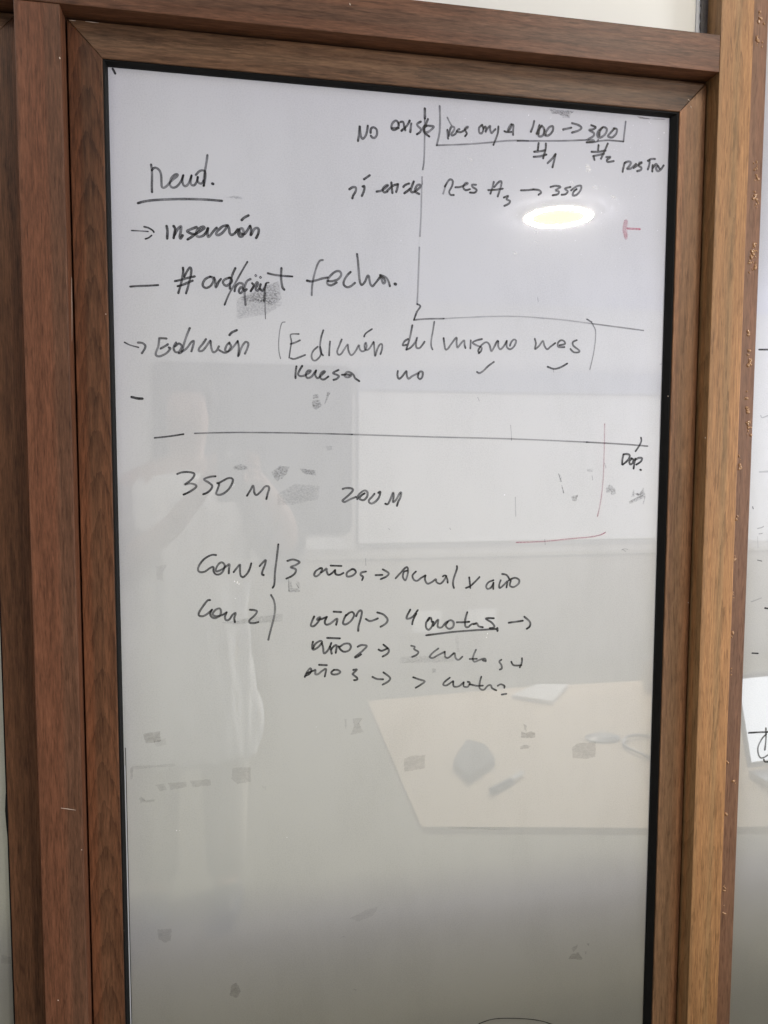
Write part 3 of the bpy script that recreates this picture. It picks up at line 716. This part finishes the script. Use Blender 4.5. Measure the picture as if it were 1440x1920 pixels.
write('handwriting', glass, [(1120, 390, 11.08, 3.6, .40, [d([(620,425),(750,435),(880,440)],.62,3.2), d([(590,275),(575,360),(560,450),(580,540),(590,620)],.30,6), d([(590,300),(570,440),(585,560)],.18,9)]),
      (*X_, 2.0, .42, [d([(1133.5,795),(1132.5,850),(1130.5,900),(1126,940),(1120,968)],.48,1.9), d([(968,1017),(1020,1015),(1070,1010),(1105,1007),(1125,1003),(1135,998)],.58,2.0)])],
      m_red, 'faded red marker strokes')
write('handwriting', glass, [(*X_, 1.1, .35, [[(957,797),(958.5,812),(959,826)], [(966,932),(967,968)], [(895.5,745),(898.5,752)], [(1008,558),(1009,566)], [(843,990),(845,993)], [(728,991),(731,993)],
      [(1047,888),(1052,903)], [(1053,910),(1057,924)], [(1110,892),(1111,900)], [(1133,868),(1136,877)], [(1165,1031),(1171,1029),(1177,1030)], [(1167,1030),(1173,1034)], [(1038,698),(1037,691)],
      [(888,157),(889,160)], [(1021,1011),(1022,1021)], [(1237,683),(1244,682)], [(685,1047),(686,1060)], [(541,1086),(542,1108)], [(541,1108),(562,1108)], [(555,1094),(560,1102)]])], m_ink, 'stray pale marker ticks')
for st in [d([(1423,655.5),(1460,655.5)],.9,3), d([(1410,1224.5),(1421,1225)],.95,2.6), d([(1434,1140),(1450,1142)],.95,3), d([(1404,1374),(1422,1373),(1455,1372)],.9,3.2),
      d([(1437,1376),(1428,1386),(1421,1402),(1423,1417),(1430,1421),(1445,1412)],.75,2.6), d([(1436,1365),(1436,1385),(1434,1406)],.75,2.8), d([(1432,1424),(1434,1428),(1444,1428)],.85,3),
      d([(1426,779),(1429,783),(1440,779)],.3,2), d([(1424,885),(1440,884)],.22,3), d([(1420,991),(1428,989),(1431,987)],.3,2), d([(1423,1001),(1429,1000)],.4,1.5), d([(1420,1006),(1421,1027)],.2,1.2),
      d([(1420,1050),(1428,1052)],.6,1.6), d([(1409,1128),(1420,1124),(1427,1121)],.25,2), d([(1411,950),(1412,954)],.9,1.4)]:
    write('handwriting', glass3, [(*X_, 3.0, .9, [st])], m_ink, 'marker stroke on the right board')

# ------------------------------------------------------------------ wiped marks and tape residue
def blot(name, parent, polys, mat, label=None):
    bm = bmesh.new(); lay = bm.verts.layers.float.new('ink')
    rn = random.Random(len(polys)*7+3)
    for k, (poly, den) in enumerate(polys):
        pts = []
        n = len(poly)
        for i in range(n):
            a, b = poly[i], poly[(i+1) % n]
            L = math.dist(a, b); m = max(2, int(L/2.5))
            for q in range(m):
                t = q/m
                pts.append((a[0]+(b[0]-a[0])*t + rn.uniform(-.8, .8), a[1]+(b[1]-a[1])*t + rn.uniform(-.8, .8)))
        y = -0.00012 - 0.00001*k
        cx = sum(p[0] for p in pts)/len(pts); cy = sum(p[1] for p in pts)/len(pts)
        vs = []
        for p in pts:
            x, z = board_point(*p); v = bm.verts.new((x, y, z)); v[lay] = .72*den*(rn.uniform(.6, 1.0) if mat is m_residue else 2.1* rn.uniform(.15, .8)); vs.append(v)
        inner = []
        for p in pts:
            x, z = board_point(cx+(p[0]-cx)*.72, cy+(p[1]-cy)*.72); v = bm.verts.new((x, y, z)); v[lay] = den*(.72 if mat is m_residue else 1.35)*rn.uniform(.6, 1.15); inner.append(v)
        x, z = board_point(cx, cy); c = bm.verts.new((x, y, z)); c[lay] = den*(.72 if mat is m_residue else 1.35)
        for i in range(len(vs)):
            j = (i+1) % len(vs)
            bm.faces.new((vs[i], vs[j], inner[j], inner[i])); bm.faces.new((inner[i], inner[j], c))
    o = link(name, bm, mat, parent)
    if label: o['label'] = label
    return o
def tr(o, pts): return [(o[0]+a/o[2], o[1]+b/o[2]) for a, b in pts]
C5 = (480, 480, 3.0); C6 = (960, 480, 3.0)
SM = [
 ('grainy grey smudge under the word ord.', [([(444,561),(470,549),(497,536),(523,527),(528,560),(512,572),(470,566)], .50), ([(444,563),(478,556),(529,566),(528,572),(500,590),(444,598)], .26)]),
 ('dark smudge below the top edge', [(tr(L_, [(390,90),(500,105),(700,122),(650,170),(640,215),(560,200),(500,150),(430,155)]), .55)]),
 ('pale smear beside the heading underline', [(tr(A, [(1010,555),(1110,535),(1180,548),(1198,570),(1150,572)]), .30)]),
 ('grey scrape under the word Revesa', [(tr(C5, [(318,780),(350,775),(352,800),(322,802)]), .42), (tr(C5, [(318,810),(360,808),(370,845),(335,865),(312,850)]), .5), (tr(C5, [(385,835),(400,765),(420,765),(400,810)]), .42)]),
 ('grey dab above 350 M', [(tr(P_, [(840,125),(880,85),(960,75),(1030,100),(1035,150),(880,160)]), .36)]),
 ('scraped marks right of 350 M', [(tr(C5, [(90,1215),(130,1180),(190,1185),(170,1230),(120,1270),(95,1240)]), .42), (tr(C5, [(245,1195),(340,1205),(335,1235),(270,1225)]), .45), (tr(C5, [(120,1340),(220,1280),(360,1295),(350,1370),(200,1400),(120,1400)]), .20), (tr(C5, [(390,1070),(430,1068),(430,1090),(400,1095)]), .22)]),
 ('grey dab left of the red line', [(tr(C6, [(330,1355),(372,1342),(362,1380),(340,1378)]), .45), (tr(C6, [(262,1225),(275,1228),(280,1270),(268,1268)]), .3), (tr(C6, [(420,1200),(455,1196),(452,1212),(425,1212)]), .3), (tr(C6, [(278,1300),(284,1300),(296,1335),(288,1338)]), .35)]),
 ('arched smudge below Dop.', [(tr(W_, [(150,1300),(225,1220),(330,1330),(330,1390),(300,1430),(250,1420),(245,1360),(160,1390)]), .40)]),
 ('torn looking smudge at the right edge', [(tr(W_, [(655,1310),(670,1330),(670,1400),(660,1450),(610,1450)]), .45), (tr(W_, [(670,1395),(770,1375),(790,1350),(830,1290),(870,1430),(860,1460),(700,1540),(580,1585),(575,1530),(760,1470),(830,1440),(810,1390)]), .42), (tr(W_, [(850,1450),(868,1440),(835,1590),(810,1580)]), .35)]),
 ('pale long wipe through Con 2', [(tr(R_, [(520,1260),(780,1215),(1060,1170),(1440,1130),(1440,1240),(1060,1270),(700,1290)]), .20)]),
 ('pale long wipe below año 2', [(tr(V_, [(40,580),(70,540),(300,530),(600,535),(600,590),(300,600),(60,605)]), .15), (tr(V_, [(370,660),(410,655),(415,700),(375,700)]), .26), (tr(V_, [(600,330),(635,330),(650,500),(625,500)]), .09)]),
 ('faint grey box beside 3 años', [([(540,1090),(546,1090),(548,1106),(562,1104),(562,1110),(540,1110)], .28), ([(556,1088),(562,1092),(563,1104),(558,1103)], .2)]),
]
for lb, polys in SM: blot('wiped_smudge', glass, polys, m_smudge, lb)
RS = [
 ('square tape residue at lower left', [([(268,1376),(300,1371),(302,1390),(274,1394)], .55), ([(288,1390),(310,1384),(312,1396),(292,1400)], .2)]),
 ('square tape residue left of centre', [([(436,1440),(470,1437),(470,1466),(445,1470),(434,1460)], .32)]),
 ('row of faint tape strips', [([(291,1471),(306,1469),(314,1481),(300,1483)], .30), ([(315,1468),(350,1466),(350,1476),(320,1481)], .30), ([(356,1464),(394,1461),(396,1472),(362,1476)], .30)]),
 ('faint hooked residue', [([(261,1495),(266,1494),(266,1502),(290,1499),(288,1503),(263,1505)], .36), ([(244,1441),(249,1437),(249,1460),(245,1461)], .35), ([(249,1437),(328,1432),(328,1436),(250,1442)], .14)]),
 ('hooked residue right of centre', [([(661,1347),(679,1346),(672,1355),(682,1372),(657,1378),(664,1362)], .34), ([(646,1348),(649,1348),(650,1366),(647,1366)], .3)]),
 ('square residue inside the mirrored table edge', [([(757,1424),(770,1417),(797,1416),(796,1441),(758,1447)], .34)]),
 ('brownish square tape residue', [([(1073,1401),(1082,1394),(1117,1391),(1116,1419),(1098,1423),(1074,1421)], .36)]),
 ('small torn residue right of centre', [([(977,1371),(985,1374),(994,1371),(1004,1374),(1003,1383),(977,1383)], .55), ([(981,1356),(988,1362),(987,1372),(983,1368)], .4), ([(976,1399),(986,1396),(995,1399),(990,1403),(975,1405)], .42)]),
 ('torn residue near the lower right corner', [([(1066,1798),(1072,1789),(1085,1786),(1092,1797),(1090,1799)], .55), ([(1072,1778),(1083,1771),(1083,1776),(1075,1785)], .4), ([(1100,1769),(1106,1768),(1104,1774)], .5), ([(1096,1785),(1100,1783),(1099,1791)], .4)]),
 ('square residue near the lower left corner', [([(295,1743),(322,1741),(320,1764),(308,1768),(297,1760)], .36)]),
 ('dark dab near the bottom', [([(433,1848),(443,1842),(452,1858),(444,1871),(431,1866)], .55), ([(640,1757),(646,1754),(646,1758)], .5), ([(662,1855),(670,1854),(668,1858)], .5)]),
 ('faint scuff low on the board', [([(656,1722),(690,1704),(709,1700),(700,1716),(672,1728)], .22), ([(292,1062),(314,1058),(306,1072),(306,1090),(294,1086)], .2), ([(838,1550),(955,1552),(954,1556),(840,1554)], .12), ([(490,1473),(500,1475),(498,1481)], .2)]),
 ('dark wear on the top gasket edge', [([(1194,218),(1203,222),(1249,224),(1200,223)], .9)]),
]
for lb, polys in RS: blot('tape_residue', glass, polys, m_residue, lb)
blot('tape_residue', glass2, [([(2,1790),(22,1795),(20,1808),(3,1806)], .3)], m_residue)

# pale splashes of dust caught on the upper right glass
bm = bmesh.new(); rn = random.Random(5)
def speck(px, py, r):
    x, z = board_point(px, py)
    M = Matrix.Translation((x, -.0002, z)) @ Matrix.Diagonal((r*.00074, .0002, r*.00074*rn.uniform(.8, 1.5), 1))
    bmesh.ops.create_icosphere(bm, subdivisions=1, radius=1, matrix=M)
for px, py, r in [(1217,229,1.0),(1220,232,.7),(1245,249,1.2),(1235,260,.8),(1187,235,.8),(991,216,1.2),(439,909,1.1),(436,912,.8),(445,1092,2.0),(440,1090,1.4),(448,1095,1.4),(441,1122,1.1),
                  (914,1188,1.3),(912,1195,1.3),(331,1557,1.2),(337,1557,.8),(538,1570,1.2),(593,1363,.8),(598,1371,.8),(946,928,1.0),(1128,399,1.2),(1233,432,.9),(980,22,.1)]:
    speck(px, py, r)
for k in range(150):
    speck(rn.gauss(1080, 90), rn.gauss(330, 110), rn.uniform(.3, .7))
tag(link('dust_specks', bm, m_speck, glass), kind='stuff')
def pale_mat():
    m = ink_mat('dried_splash', (0.86, 0.86, 0.87), 0.8, .35, .6, 300); return m
blot('dried_splash', glass, [([(1097,309),(1106,309),(1109,320),(1100,323)], .5), ([(1068,340),(1076,340),(1075,348)], .4), ([(1105,350),(1120,347),(1122,356)], .3), ([(1140,363),(1150,366),(1160,376),(1148,374)], .3),
     ([(1030,348),(1038,346),(1040,354),(1032,356)], .3), ([(1000,430),(1010,434),(1004,440)], .3), ([(1000,450),(1012,452),(1006,460)], .25), ([(960,470),(972,474),(965,480)], .25), ([(876,295),(886,296),(886,305)], .3), ([(1040,415),(1055,418),(1050,430)],.2)], pale_mat())

# ------------------------------------------------------------------ what stands in the mirrored room
m_rings = []
for st, cl in zip(LAMP_RING, LAMP_TINT):
    m_ring = bpy.data.materials.new('lit_lamp_ring'); m_ring.use_nodes = True
    nt = m_ring.node_tree; nt.nodes.remove(nt.nodes['Principled BSDF'])
    em = N(nt, 'ShaderNodeEmission'); em.inputs[0].default_value = (*cl, 1); em.inputs[1].default_value = st
    nt.links.new(em.outputs[0], nt.nodes['Material Output'].inputs['Surface'])
    m_rings.append(m_ring)
m_core = bpy.data.materials.new('lit_lamp_core'); m_core.use_nodes = True
nt = m_core.node_tree; nt.nodes.remove(nt.nodes['Principled BSDF'])
em = N(nt, 'ShaderNodeEmission'); em.inputs[0].default_value = (1.0, 0.86, 0.24, 1); em.inputs[1].default_value = LAMP_CORE
nt.links.new(em.outputs[0], nt.nodes['Material Output'].inputs['Surface'])
m_white = plain('white_enamel', (0.78, 0.78, 0.77), 0.4, 0.5)

def annulus(bm, c, r0, r1, z, n=64):
    a = [bm.verts.new((c[0]+r0*math.cos(2*math.pi*k/n), c[1]+r0*math.sin(2*math.pi*k/n), z)) for k in range(n)]
    b = [bm.verts.new((c[0]+r1*math.cos(2*math.pi*k/n), c[1]+r1*math.sin(2*math.pi*k/n), z)) for k in range(n)]
    for k in range(n):
        bm.faces.new((a[k], a[(k+1) % n], b[(k+1) % n], b[k]))
for i, (x, y) in enumerate(LAMP_SPOTS):
    t = empty('ceiling_lamp', (x, y, 2.6), ['round lit ceiling lamp mirrored as a bright oval in the glass', 'unseen round lamp added to light the written board from above', 'unseen round lamp added to brighten the coat and the left post'][i], 'lamp', 'round ceiling lamps')
    bm = bmesh.new(); annulus(bm, (x, y), 0.154, 0.166, 2.585); lathe(bm, [(0.160, -0.012), (0.166, -0.004), (0.168, -0.0005)], (x, y, 2.6), 48)
    link('rim', bm, m_white, t)
    bm = bmesh.new(); annulus(bm, (x, y), 0.118, 0.1535, 2.584); link('diffuser_ring', bm, m_rings[i], t)
    bm = bmesh.new()
    vs = [bm.verts.new((x+.1175*math.cos(2*math.pi*k/48), y+.1175*math.sin(2*math.pi*k/48), 2.584)) for k in range(48)]; bm.faces.new(vs[::-1])
    link('diffuser_core', bm, m_core, t)

m_table = plain('beige_table_laminate', (0.66, 0.53, 0.365), 0.45, 0.4, var=0.03, scale=8)
tb = empty('table', (1.5, -0.8, 0), 'beige laminate table standing in front of the written board', 'table')
bm = bmesh.new()
top = [(.354, -.393), (.815, -.304), (1.25, -.235), (2.60, -.150), (2.60, -1.250), (.860, -1.242), (.377, -1.195)]
va = [bm.verts.new((x, y, .734)) for x, y in top]; vb = [bm.verts.new((x, y, .75)) for x, y in top]
bm.faces.new(va[::-1]); bm.faces.new(vb)
for k in range(len(top)): bm.faces.new((va[k], va[(k+1) % len(top)], vb[(k+1) % len(top)], vb[k]))
bmesh.ops.recalc_face_normals(bm, faces=bm.faces)
link('tabletop', bm, m_table, tb)
m_leg = plain('grey_metal_leg', (0.25, 0.25, 0.25), 0.4, 0.5, metal=0.6)
for x in (1.45, 2.54):
    for y in (-1.18, -0.36):
        bm = bmesh.new(); box(bm, x-.02, x+.02, y-.02, y+.02, 0.0, 0.7335, .002); link('leg', bm, m_leg, tb)
m_paper = plain('white_paper', (0.82, 0.82, 0.80), 0.8, 0.2, var=0.01)
def sheet(name, corners, label, thick=0.004, cat='paper', mat=None):
    bm = bmesh.new()
    a = [bm.verts.new((x, y, .7505)) for x, y in corners]; b = [bm.verts.new((x, y, .7505+thick)) for x, y in corners]
    n = len(a); bm.faces.new(a[::-1]); bm.faces.new(b)
    for i in range(n): bm.faces.new((a[i], a[(i+1) % n], b[(i+1) % n], b[i]))
    bmesh.ops.recalc_face_normals(bm, faces=bm.faces)
    c = (sum(p[0] for p in corners)/n, sum(p[1] for p in corners)/n, .7505)
    return tag(link(name, bm, mat or m_paper, origin=c), label, cat)
sheet('notepad', [(0.818,-1.139),(0.935,-1.232),(1.034,-1.211),(0.916,-1.060)], 'white notepad lying near the far edge of the beige table', .012, 'notepad')
m_wallet = plain('grey_leather', (0.17, 0.16, 0.15), 0.6, 0.3, var=.2, scale=60)
m_dark = plain('dark_grey_plastic', (0.045, 0.045, 0.05), 0.35, 0.5)
sheet('wallet', [(0.497,-0.663),(0.567,-0.787),(0.604,-0.745),(0.598,-0.655),(0.508,-0.570)], 'dark folded wallet lying on the beige table', .02, 'wallet', m_wallet)
bm = bmesh.new(); tube(bm, [(0.540,-0.508,.7585),(0.60,-0.552,.7585)], .0075, 12)
mk = link('marker', bm, m_dark, origin=(0.59,-0.55,.7505)); tag(mk, 'dark board marker with a pale tip lying on the beige table', 'marker')
bm = bmesh.new(); tube(bm, [(0.601,-0.553,.7585),(0.644,-0.590,.7585)], .0065, 12); link('cap', bm, m_white, mk)
bm = bmesh.new(); lathe(bm, [(.0, 0), (.045, 0), (.048, .004), (.03, .010), (.0, .012)][1:4], (0.939,-0.777,.7505), 32, 1.0, .7)
tag(link('mouse', bm, m_leg, origin=(0.939,-0.777,.7505)), 'flat grey oval mouse on the beige table', 'mouse')
bm = bmesh.new()
cp = []
for k in range(90):
    a = k*0.21; r = .085+.02*math.sin(k*.37)
    cp.append((1.03+r*math.cos(a)+.0006*k, -.70+.14*math.sin(k*.017)+r*1.1*math.sin(a), .755+.0045*abs(math.sin(k*.53))))
tube(bm, cp, .004, 8)
tag(link('cable', bm, m_leg, origin=(1.03,-.7,.7505)), 'coiled grey cable on the beige table', 'cable')
bm = bmesh.new(); lathe(bm, [(.030, 0), (.036, .06), (.040, .10), (.037, .10), (.033, .06), (.028, .006)], (1.30,-1.16,.7505), 32)
tag(link('cup', bm, m_white, origin=(1.30,-1.16,.7505)), 'white paper cup on the far side of the beige table', 'cup')
lp = empty('laptop', (1.28, -0.62, .7505), 'open pale laptop with a lit white screen on the beige table', 'laptop')
m_alu = plain('pale_aluminium', (0.5, 0.5, 0.51), 0.35, 0.5, metal=0.5)
LZ = -.10
bm = bmesh.new(); rot_box(bm, (1.33, -0.40, .7585), .32, .21, .014, LZ, 0, .002); link('keyboard_base', bm, m_alu, lp)
bm = bmesh.new(); rot_box(bm, Vector((1.33, -0.40, .7665))+Matrix.Rotation(LZ, 3, 'Z') @ Vector((0, .0, 0)), .27, .10, .0015, LZ); link('keyboard', bm, m_dark, lp)
hinge = Vector((1.33, -0.40, .770)) + Matrix.Rotation(LZ, 3, 'Z') @ Vector((0, -.107, 0))
bm = bmesh.new(); rot_box(bm, hinge+Matrix.Rotation(LZ, 3, 'Z') @ Vector((0, -.03, .105)), .32, .007, .215, LZ, R(16), .002); link('lid', bm, m_alu, lp)
m_scr = bpy.data.materials.new('lit_screen'); m_scr.use_nodes = True
pb = m_scr.node_tree.nodes['Principled BSDF']; pb.inputs['Base Color'].default_value = (.05, .05, .05, 1); pb.inputs['Emission Color'].default_value = (.9, .94, 1, 1); pb.inputs['Emission Strength'].default_value = 2.6
bm = bmesh.new(); rot_box(bm, hinge+Matrix.Rotation(LZ, 3, 'Z') @ (Vector((0, -.03, .105))+Matrix.Rotation(R(16), 3, 'X') @ Vector((0, .0044, 0))), .300, .001, .190, LZ, R(16)); link('screen', bm, m_scr, lp)

# large dark board, roller screen and cabinet along the back wall
def rounded(x0, x1, z0, z1, r, n=8):
    out = []
    for cx, cz, a0 in ((x1-r, z1-r, 0), (x0+r, z1-r, 90), (x0+r, z0+r, 180), (x1-r, z0+r, 270)):
        for k in range(n+1):
            a = R(a0+90*k/n); out.append((cx+r*math.cos(a), cz+r*math.sin(a)))
    return out
bd = empty('wall_panel', (0.11, -4.4, 0.93), 'large dark grey rounded panel hung on the back wall behind the person', 'panel')
bm = bmesh.new(); prism_xz(bm, rounded(-.57, .79, .93, 2.12, .06), -4.37, -4.3985, .002); link('panel_face', bm, plain('dark_panel_felt', (0.05, 0.05, 0.055), 0.8, 0.2), bd)
wb = empty('roller_screen', (1.9, -4.4, .87), 'white roller screen pulled down on the back wall beside the dark panel', 'screen')
bm = bmesh.new(); box(bm, 0.835, 3.25, -4.352, -4.350, .885, 1.95); link('screen_sheet', bm, plain('screen_white', (0.77, 0.77, 0.77), 0.7, 0.2, var=.01), wb)
bm = bmesh.new(); box(bm, 0.825, 3.26, -4.3985, -4.30, 1.951, 2.105, .01); link('case', bm, plain('grey_blue_case', (0.44, 0.47, 0.55), .5, .4), wb)
bm = bmesh.new(); box(bm, 0.835, 3.25, -4.362, -4.340, .862, .8845, .003); link('bottom_bar', bm, m_white, wb)
cb = empty('low_cabinet', (1.5, -4.2, 0), 'long low grey cabinet against the back wall', 'cabinet')
bm = bmesh.new(); box(bm, -1.6, 4.4, -4.398, -4.05, 0.0, 0.79, .003); link('carcass', bm, plain('grey_cabinet', (0.40, 0.37, 0.31), .6, .3), cb)
bm = bmesh.new(); box(bm, -1.62, 4.42, -4.398, -4.03, 0.7905, 0.82, .003); link('worktop', bm, plain('cabinet_top', (0.46, 0.43, 0.37), .5, .3), cb)
for i, x in enumerate((1.16, 1.56)):
    bm = bmesh.new(); box(bm, x, x+.21, -4.0475, -4.0465, .27+.01*i, .42)
    tag(link('paper_notice', bm, m_paper, origin=(x+.1, -4.047, .3)), ['white paper notice on the cabinet front, nearer the dark panel', 'white paper notice on the cabinet front, farther from the dark panel'][i], 'notice', 'paper notices on the cabinet')

# ------------------------------------------------------------------ the person taking the picture
def skin_mesh(name, chains, mat, parent, sub=2, root=0):
    """chains: list of lists of (x, y, z, r); points that coincide are shared."""
    me = bpy.data.meshes.new(name)
    vs, es, rs, idx = [], [], [], {}
    for ch in chains:
        prev = None
        for x, y, z, r in ch:
            k = (round(x, 4), round(y, 4), round(z, 4))
            if k not in idx:
                idx[k] = len(vs); vs.append((x, y, z)); rs.append(r)
            if prev is not None and prev != idx[k]: es.append((prev, idx[k]))
            prev = idx[k]
    me.from_pydata(vs, es, [])
    o = bpy.data.objects.new(name, me); COL.objects.link(o)
    md = o.modifiers.new('skin', 'SKIN'); md.use_smooth_shade = True
    if sub:
        sd = o.modifiers.new('sub', 'SUBSURF'); sd.levels = sub; sd.render_levels = sub
    for i, r in enumerate(rs):
        sv = me.skin_vertices[0].data[i]; sv.radius = (r, r); sv.use_root = (i == root)
    dg = bpy.context.evaluated_depsgraph_get()
    ev = o.evaluated_get(dg)
    m2 = bpy.data.meshes.new_from_object(ev)
    bpy.data.objects.remove(o)
    m2.materials.clear(); m2.materials.append(mat)
    for p in m2.polygons: p.use_smooth = True
    o = bpy.data.objects.new(name, m2); COL.objects.link(o)
    if parent:
        o.parent = parent; o.location = -world_loc(parent)
    return o

m_skin = plain('skin', (0.36, 0.22, 0.155), 0.55, 0.35, var=.06)
m_hair = plain('dark_hair', (0.018, 0.014, 0.012), 0.6, 0.3, var=.3, scale=90)
m_coat = plain('white_coat_cloth', (0.80, 0.80, 0.79), 0.85, 0.15, var=.05, scale=14)
m_sleeve = plain('grey_sleeve_cloth', (0.22, 0.21, 0.205), 0.85, 0.15, var=.15, scale=30)
m_trs = plain('beige_trousers', (0.62, 0.57, 0.47), 0.85, 0.15)
PX, PY = -0.17, -1.50
per = empty('person', (PX, PY, 0), 'person in a long white coat holding up a phone to the board', 'person')
HL = (-0.052, -1.105, 1.425); HR = (0.052, -1.112, 1.425)         # wrists below the phone
hand = []
def fingers(side, wx):
    out = []
    s = side
    for k, (dz, ln) in enumerate(((.050, .9), (.030, 1.0), (.010, .97), (-.010, .8))):
        z = 1.440+dz
        out.append([(wx, -1.118, 1.432, .016), (wx+s*.002, -1.100, z, .0085), (wx-s*.006, -1.080, z+.004, .0075), (wx-s*.022*ln, -1.0745, z+.006, .0065), (wx-s*.034*ln, -1.0755, z+.006, .0055)])
    out.append([(wx, -1.118, 1.432, .016), (wx-s*.004, -1.116, 1.452, .010), (wx-s*.016, -1.106, 1.470, .0085), (wx-s*.026, -1.103, 1.482, .007)])
    return out
torso = [(PX, PY, .95, .150), (PX, PY-.01, 1.12, .135), (PX, PY-.01, 1.30, .150), (PX, PY, 1.42, .105), (PX, PY+.005, 1.49, .055), (PX+.01, PY+.02, 1.545, .060), (PX+.012, PY+.03, 1.60, .080), (PX+.012, PY+.025, 1.67, .082), (PX+.01, PY+.02, 1.715, .055)]
nose = [(PX+.012, PY+.03, 1.60, .080), (PX+.02, PY+.118, 1.598, .014)]
armL = [(PX, PY, 1.42, .105), (PX-.185, PY-.01, 1.385, .062), (PX-.235, PY+.06, 1.13, .046), (-.20, -1.22, 1.28, .036), (-.092, -1.128, 1.415, .026), (-.075, -1.118, 1.432, .016)]
armR = [(PX, PY, 1.42, .105), (PX+.185, PY-.01, 1.385, .062), (PX+.315, PY+.06, 1.14, .046), (.135, -1.26, 1.30, .036), (.060, -1.132, 1.415, .026), (.046, -1.118, 1.432, .016)]
legs = [[(PX, PY, .95, .150), (PX+s*.10, PY, .86, .090), (PX+s*.11, PY+.01, .48, .060), (PX+s*.11, PY-.01, .09, .045), (PX+s*.115, PY+.09, .045, .040), (PX+s*.12, PY+.15, .035, .030)] for s in (-1, 1)]
skin_mesh('body', [torso, nose, armL, armR] + legs + fingers(-1, -.075) + fingers(1, .046), m_skin, per, 2)
bm = bmesh.new()
bmesh.ops.create_uvsphere(bm, u_segments=24, v_segments=16, radius=1, matrix=Matrix.Translation((PX+.012, PY+.002, 1.672)) @ Matrix.Diagonal((.098, .108, .098, 1)))
for v in bm.verts:
    if v.co.y > PY+.07 and v.co.z < 1.70: v.co.y = PY+.07
    v.co += Vector((1, 1, 1))*.006*noise.noise(v.co*40)
link('hair', bm, m_hair, per, smooth=True)
# coat: body from shoulders to the knees with a rounded front hem, folds, and sleeves
bm = bmesh.new()
rings = []
n = 96
prof = [(1.455, .075, .07), (1.43, .16, .10), (1.38, .205, .125), (1.28, .205, .135), (1.12, .195, .135), (.98, .200, .145), (.82, .210, .150), (.68, .216, .155), (.56, .220, .158), (.50, .218, .156)]
prof = [tuple(a[k]+(b[k]-a[k])*q/4 for k in range(3)) for a, b in zip(prof, prof[1:]) for q in range(4)] + [prof[-1]]
for i, (z, a, b) in enumerate(prof):
    ring = []
    for k in range(n):
        t = 2*math.pi*k/n
        fold = 1 + .16*noise.noise((math.cos(t)*4.2+z*1.5, math.sin(t)*4.2, z*4.0)) + .07*noise.noise((math.cos(t)*11+z*6, math.sin(t)*11, z*7)) + .012*math.sin(9*t+z*5)
        hem = 0.06*abs(math.sin(t/2+.2))**2 if i == len(prof)-1 else 0
        ring.append(bm.verts.new((PX-.005+a*fold*math.cos(t), PY+b*fold*math.sin(t), z+hem)))
    rings.append(ring)
for a, b in zip(rings, rings[1:]):
    for k in range(n): bm.faces.new((a[k], a[(k+1) % n], b[(k+1) % n], b[k]))
bmesh.ops.recalc_face_normals(bm, faces=bm.faces)
link('coat', bm, m_coat, per, smooth=True)
for arm in (armL, armR):
    bm = bmesh.new()
    s, e, f = [Vector(arm[i][:3]) for i in (1, 2, 3)]
    pts, rr = [], []
    for q in range(12):
        t = q/11
        p = s.lerp(e, t/.62) if t < .62 else e.lerp(f, (t-.62)/.38*.55)
        pts.append(p); rr.append(.078-.014*t + .006*math.sin(q*2.3))
    tube(bm, pts, rr, 20, False)
    link('sleeve', bm, m_sleeve, per, smooth=True)
bm = bmesh.new()
for s in (-1, 1):
    tube(bm, [(PX+s*.10, PY, .92), (PX+s*.108, PY, .70), (PX+s*.112, PY+.01, .45), (PX+s*.112, PY, .25), (PX+s*.112, PY-.005, .10)], [.102, .094, .078, .070, .066], 20)
link('trousers', bm, m_trs, per, smooth=True)
bm = bmesh.new()
for s in (-1, 1):
    bmesh.ops.create_uvsphere(bm, u_segments=20, v_segments=12, radius=1, matrix=Matrix.Translation((PX+s*.118, PY+.075, .045)) @ Matrix.Diagonal((.052, .145, .0445, 1)))
link('shoes', bm, m_dark, per, smooth=True)

# the phone: its lens is where this picture is taken from
ph = empty('phone', (0, -1.0735, 1.40), 'black phone held upright by the person in the white coat', 'phone')
Mv = Matrix.Translation((0, -D, H)) @ ROT.to_4x4()
bm = bmesh.new(); box(bm, -.058, .017, -.133, .016, .0050, .0125, .003); bmesh.ops.transform(bm, matrix=Mv, verts=bm.verts)
link('case', bm, m_dark, ph)
bm = bmesh.new(); annulus(bm, (0, 0), .006, .009, .0035, 32); annulus(bm, (-.024, 0), .0, .009, .0035, 32); bmesh.ops.transform(bm, matrix=Mv, verts=bm.verts)
link('lens_ring', bm, m_alu, ph)
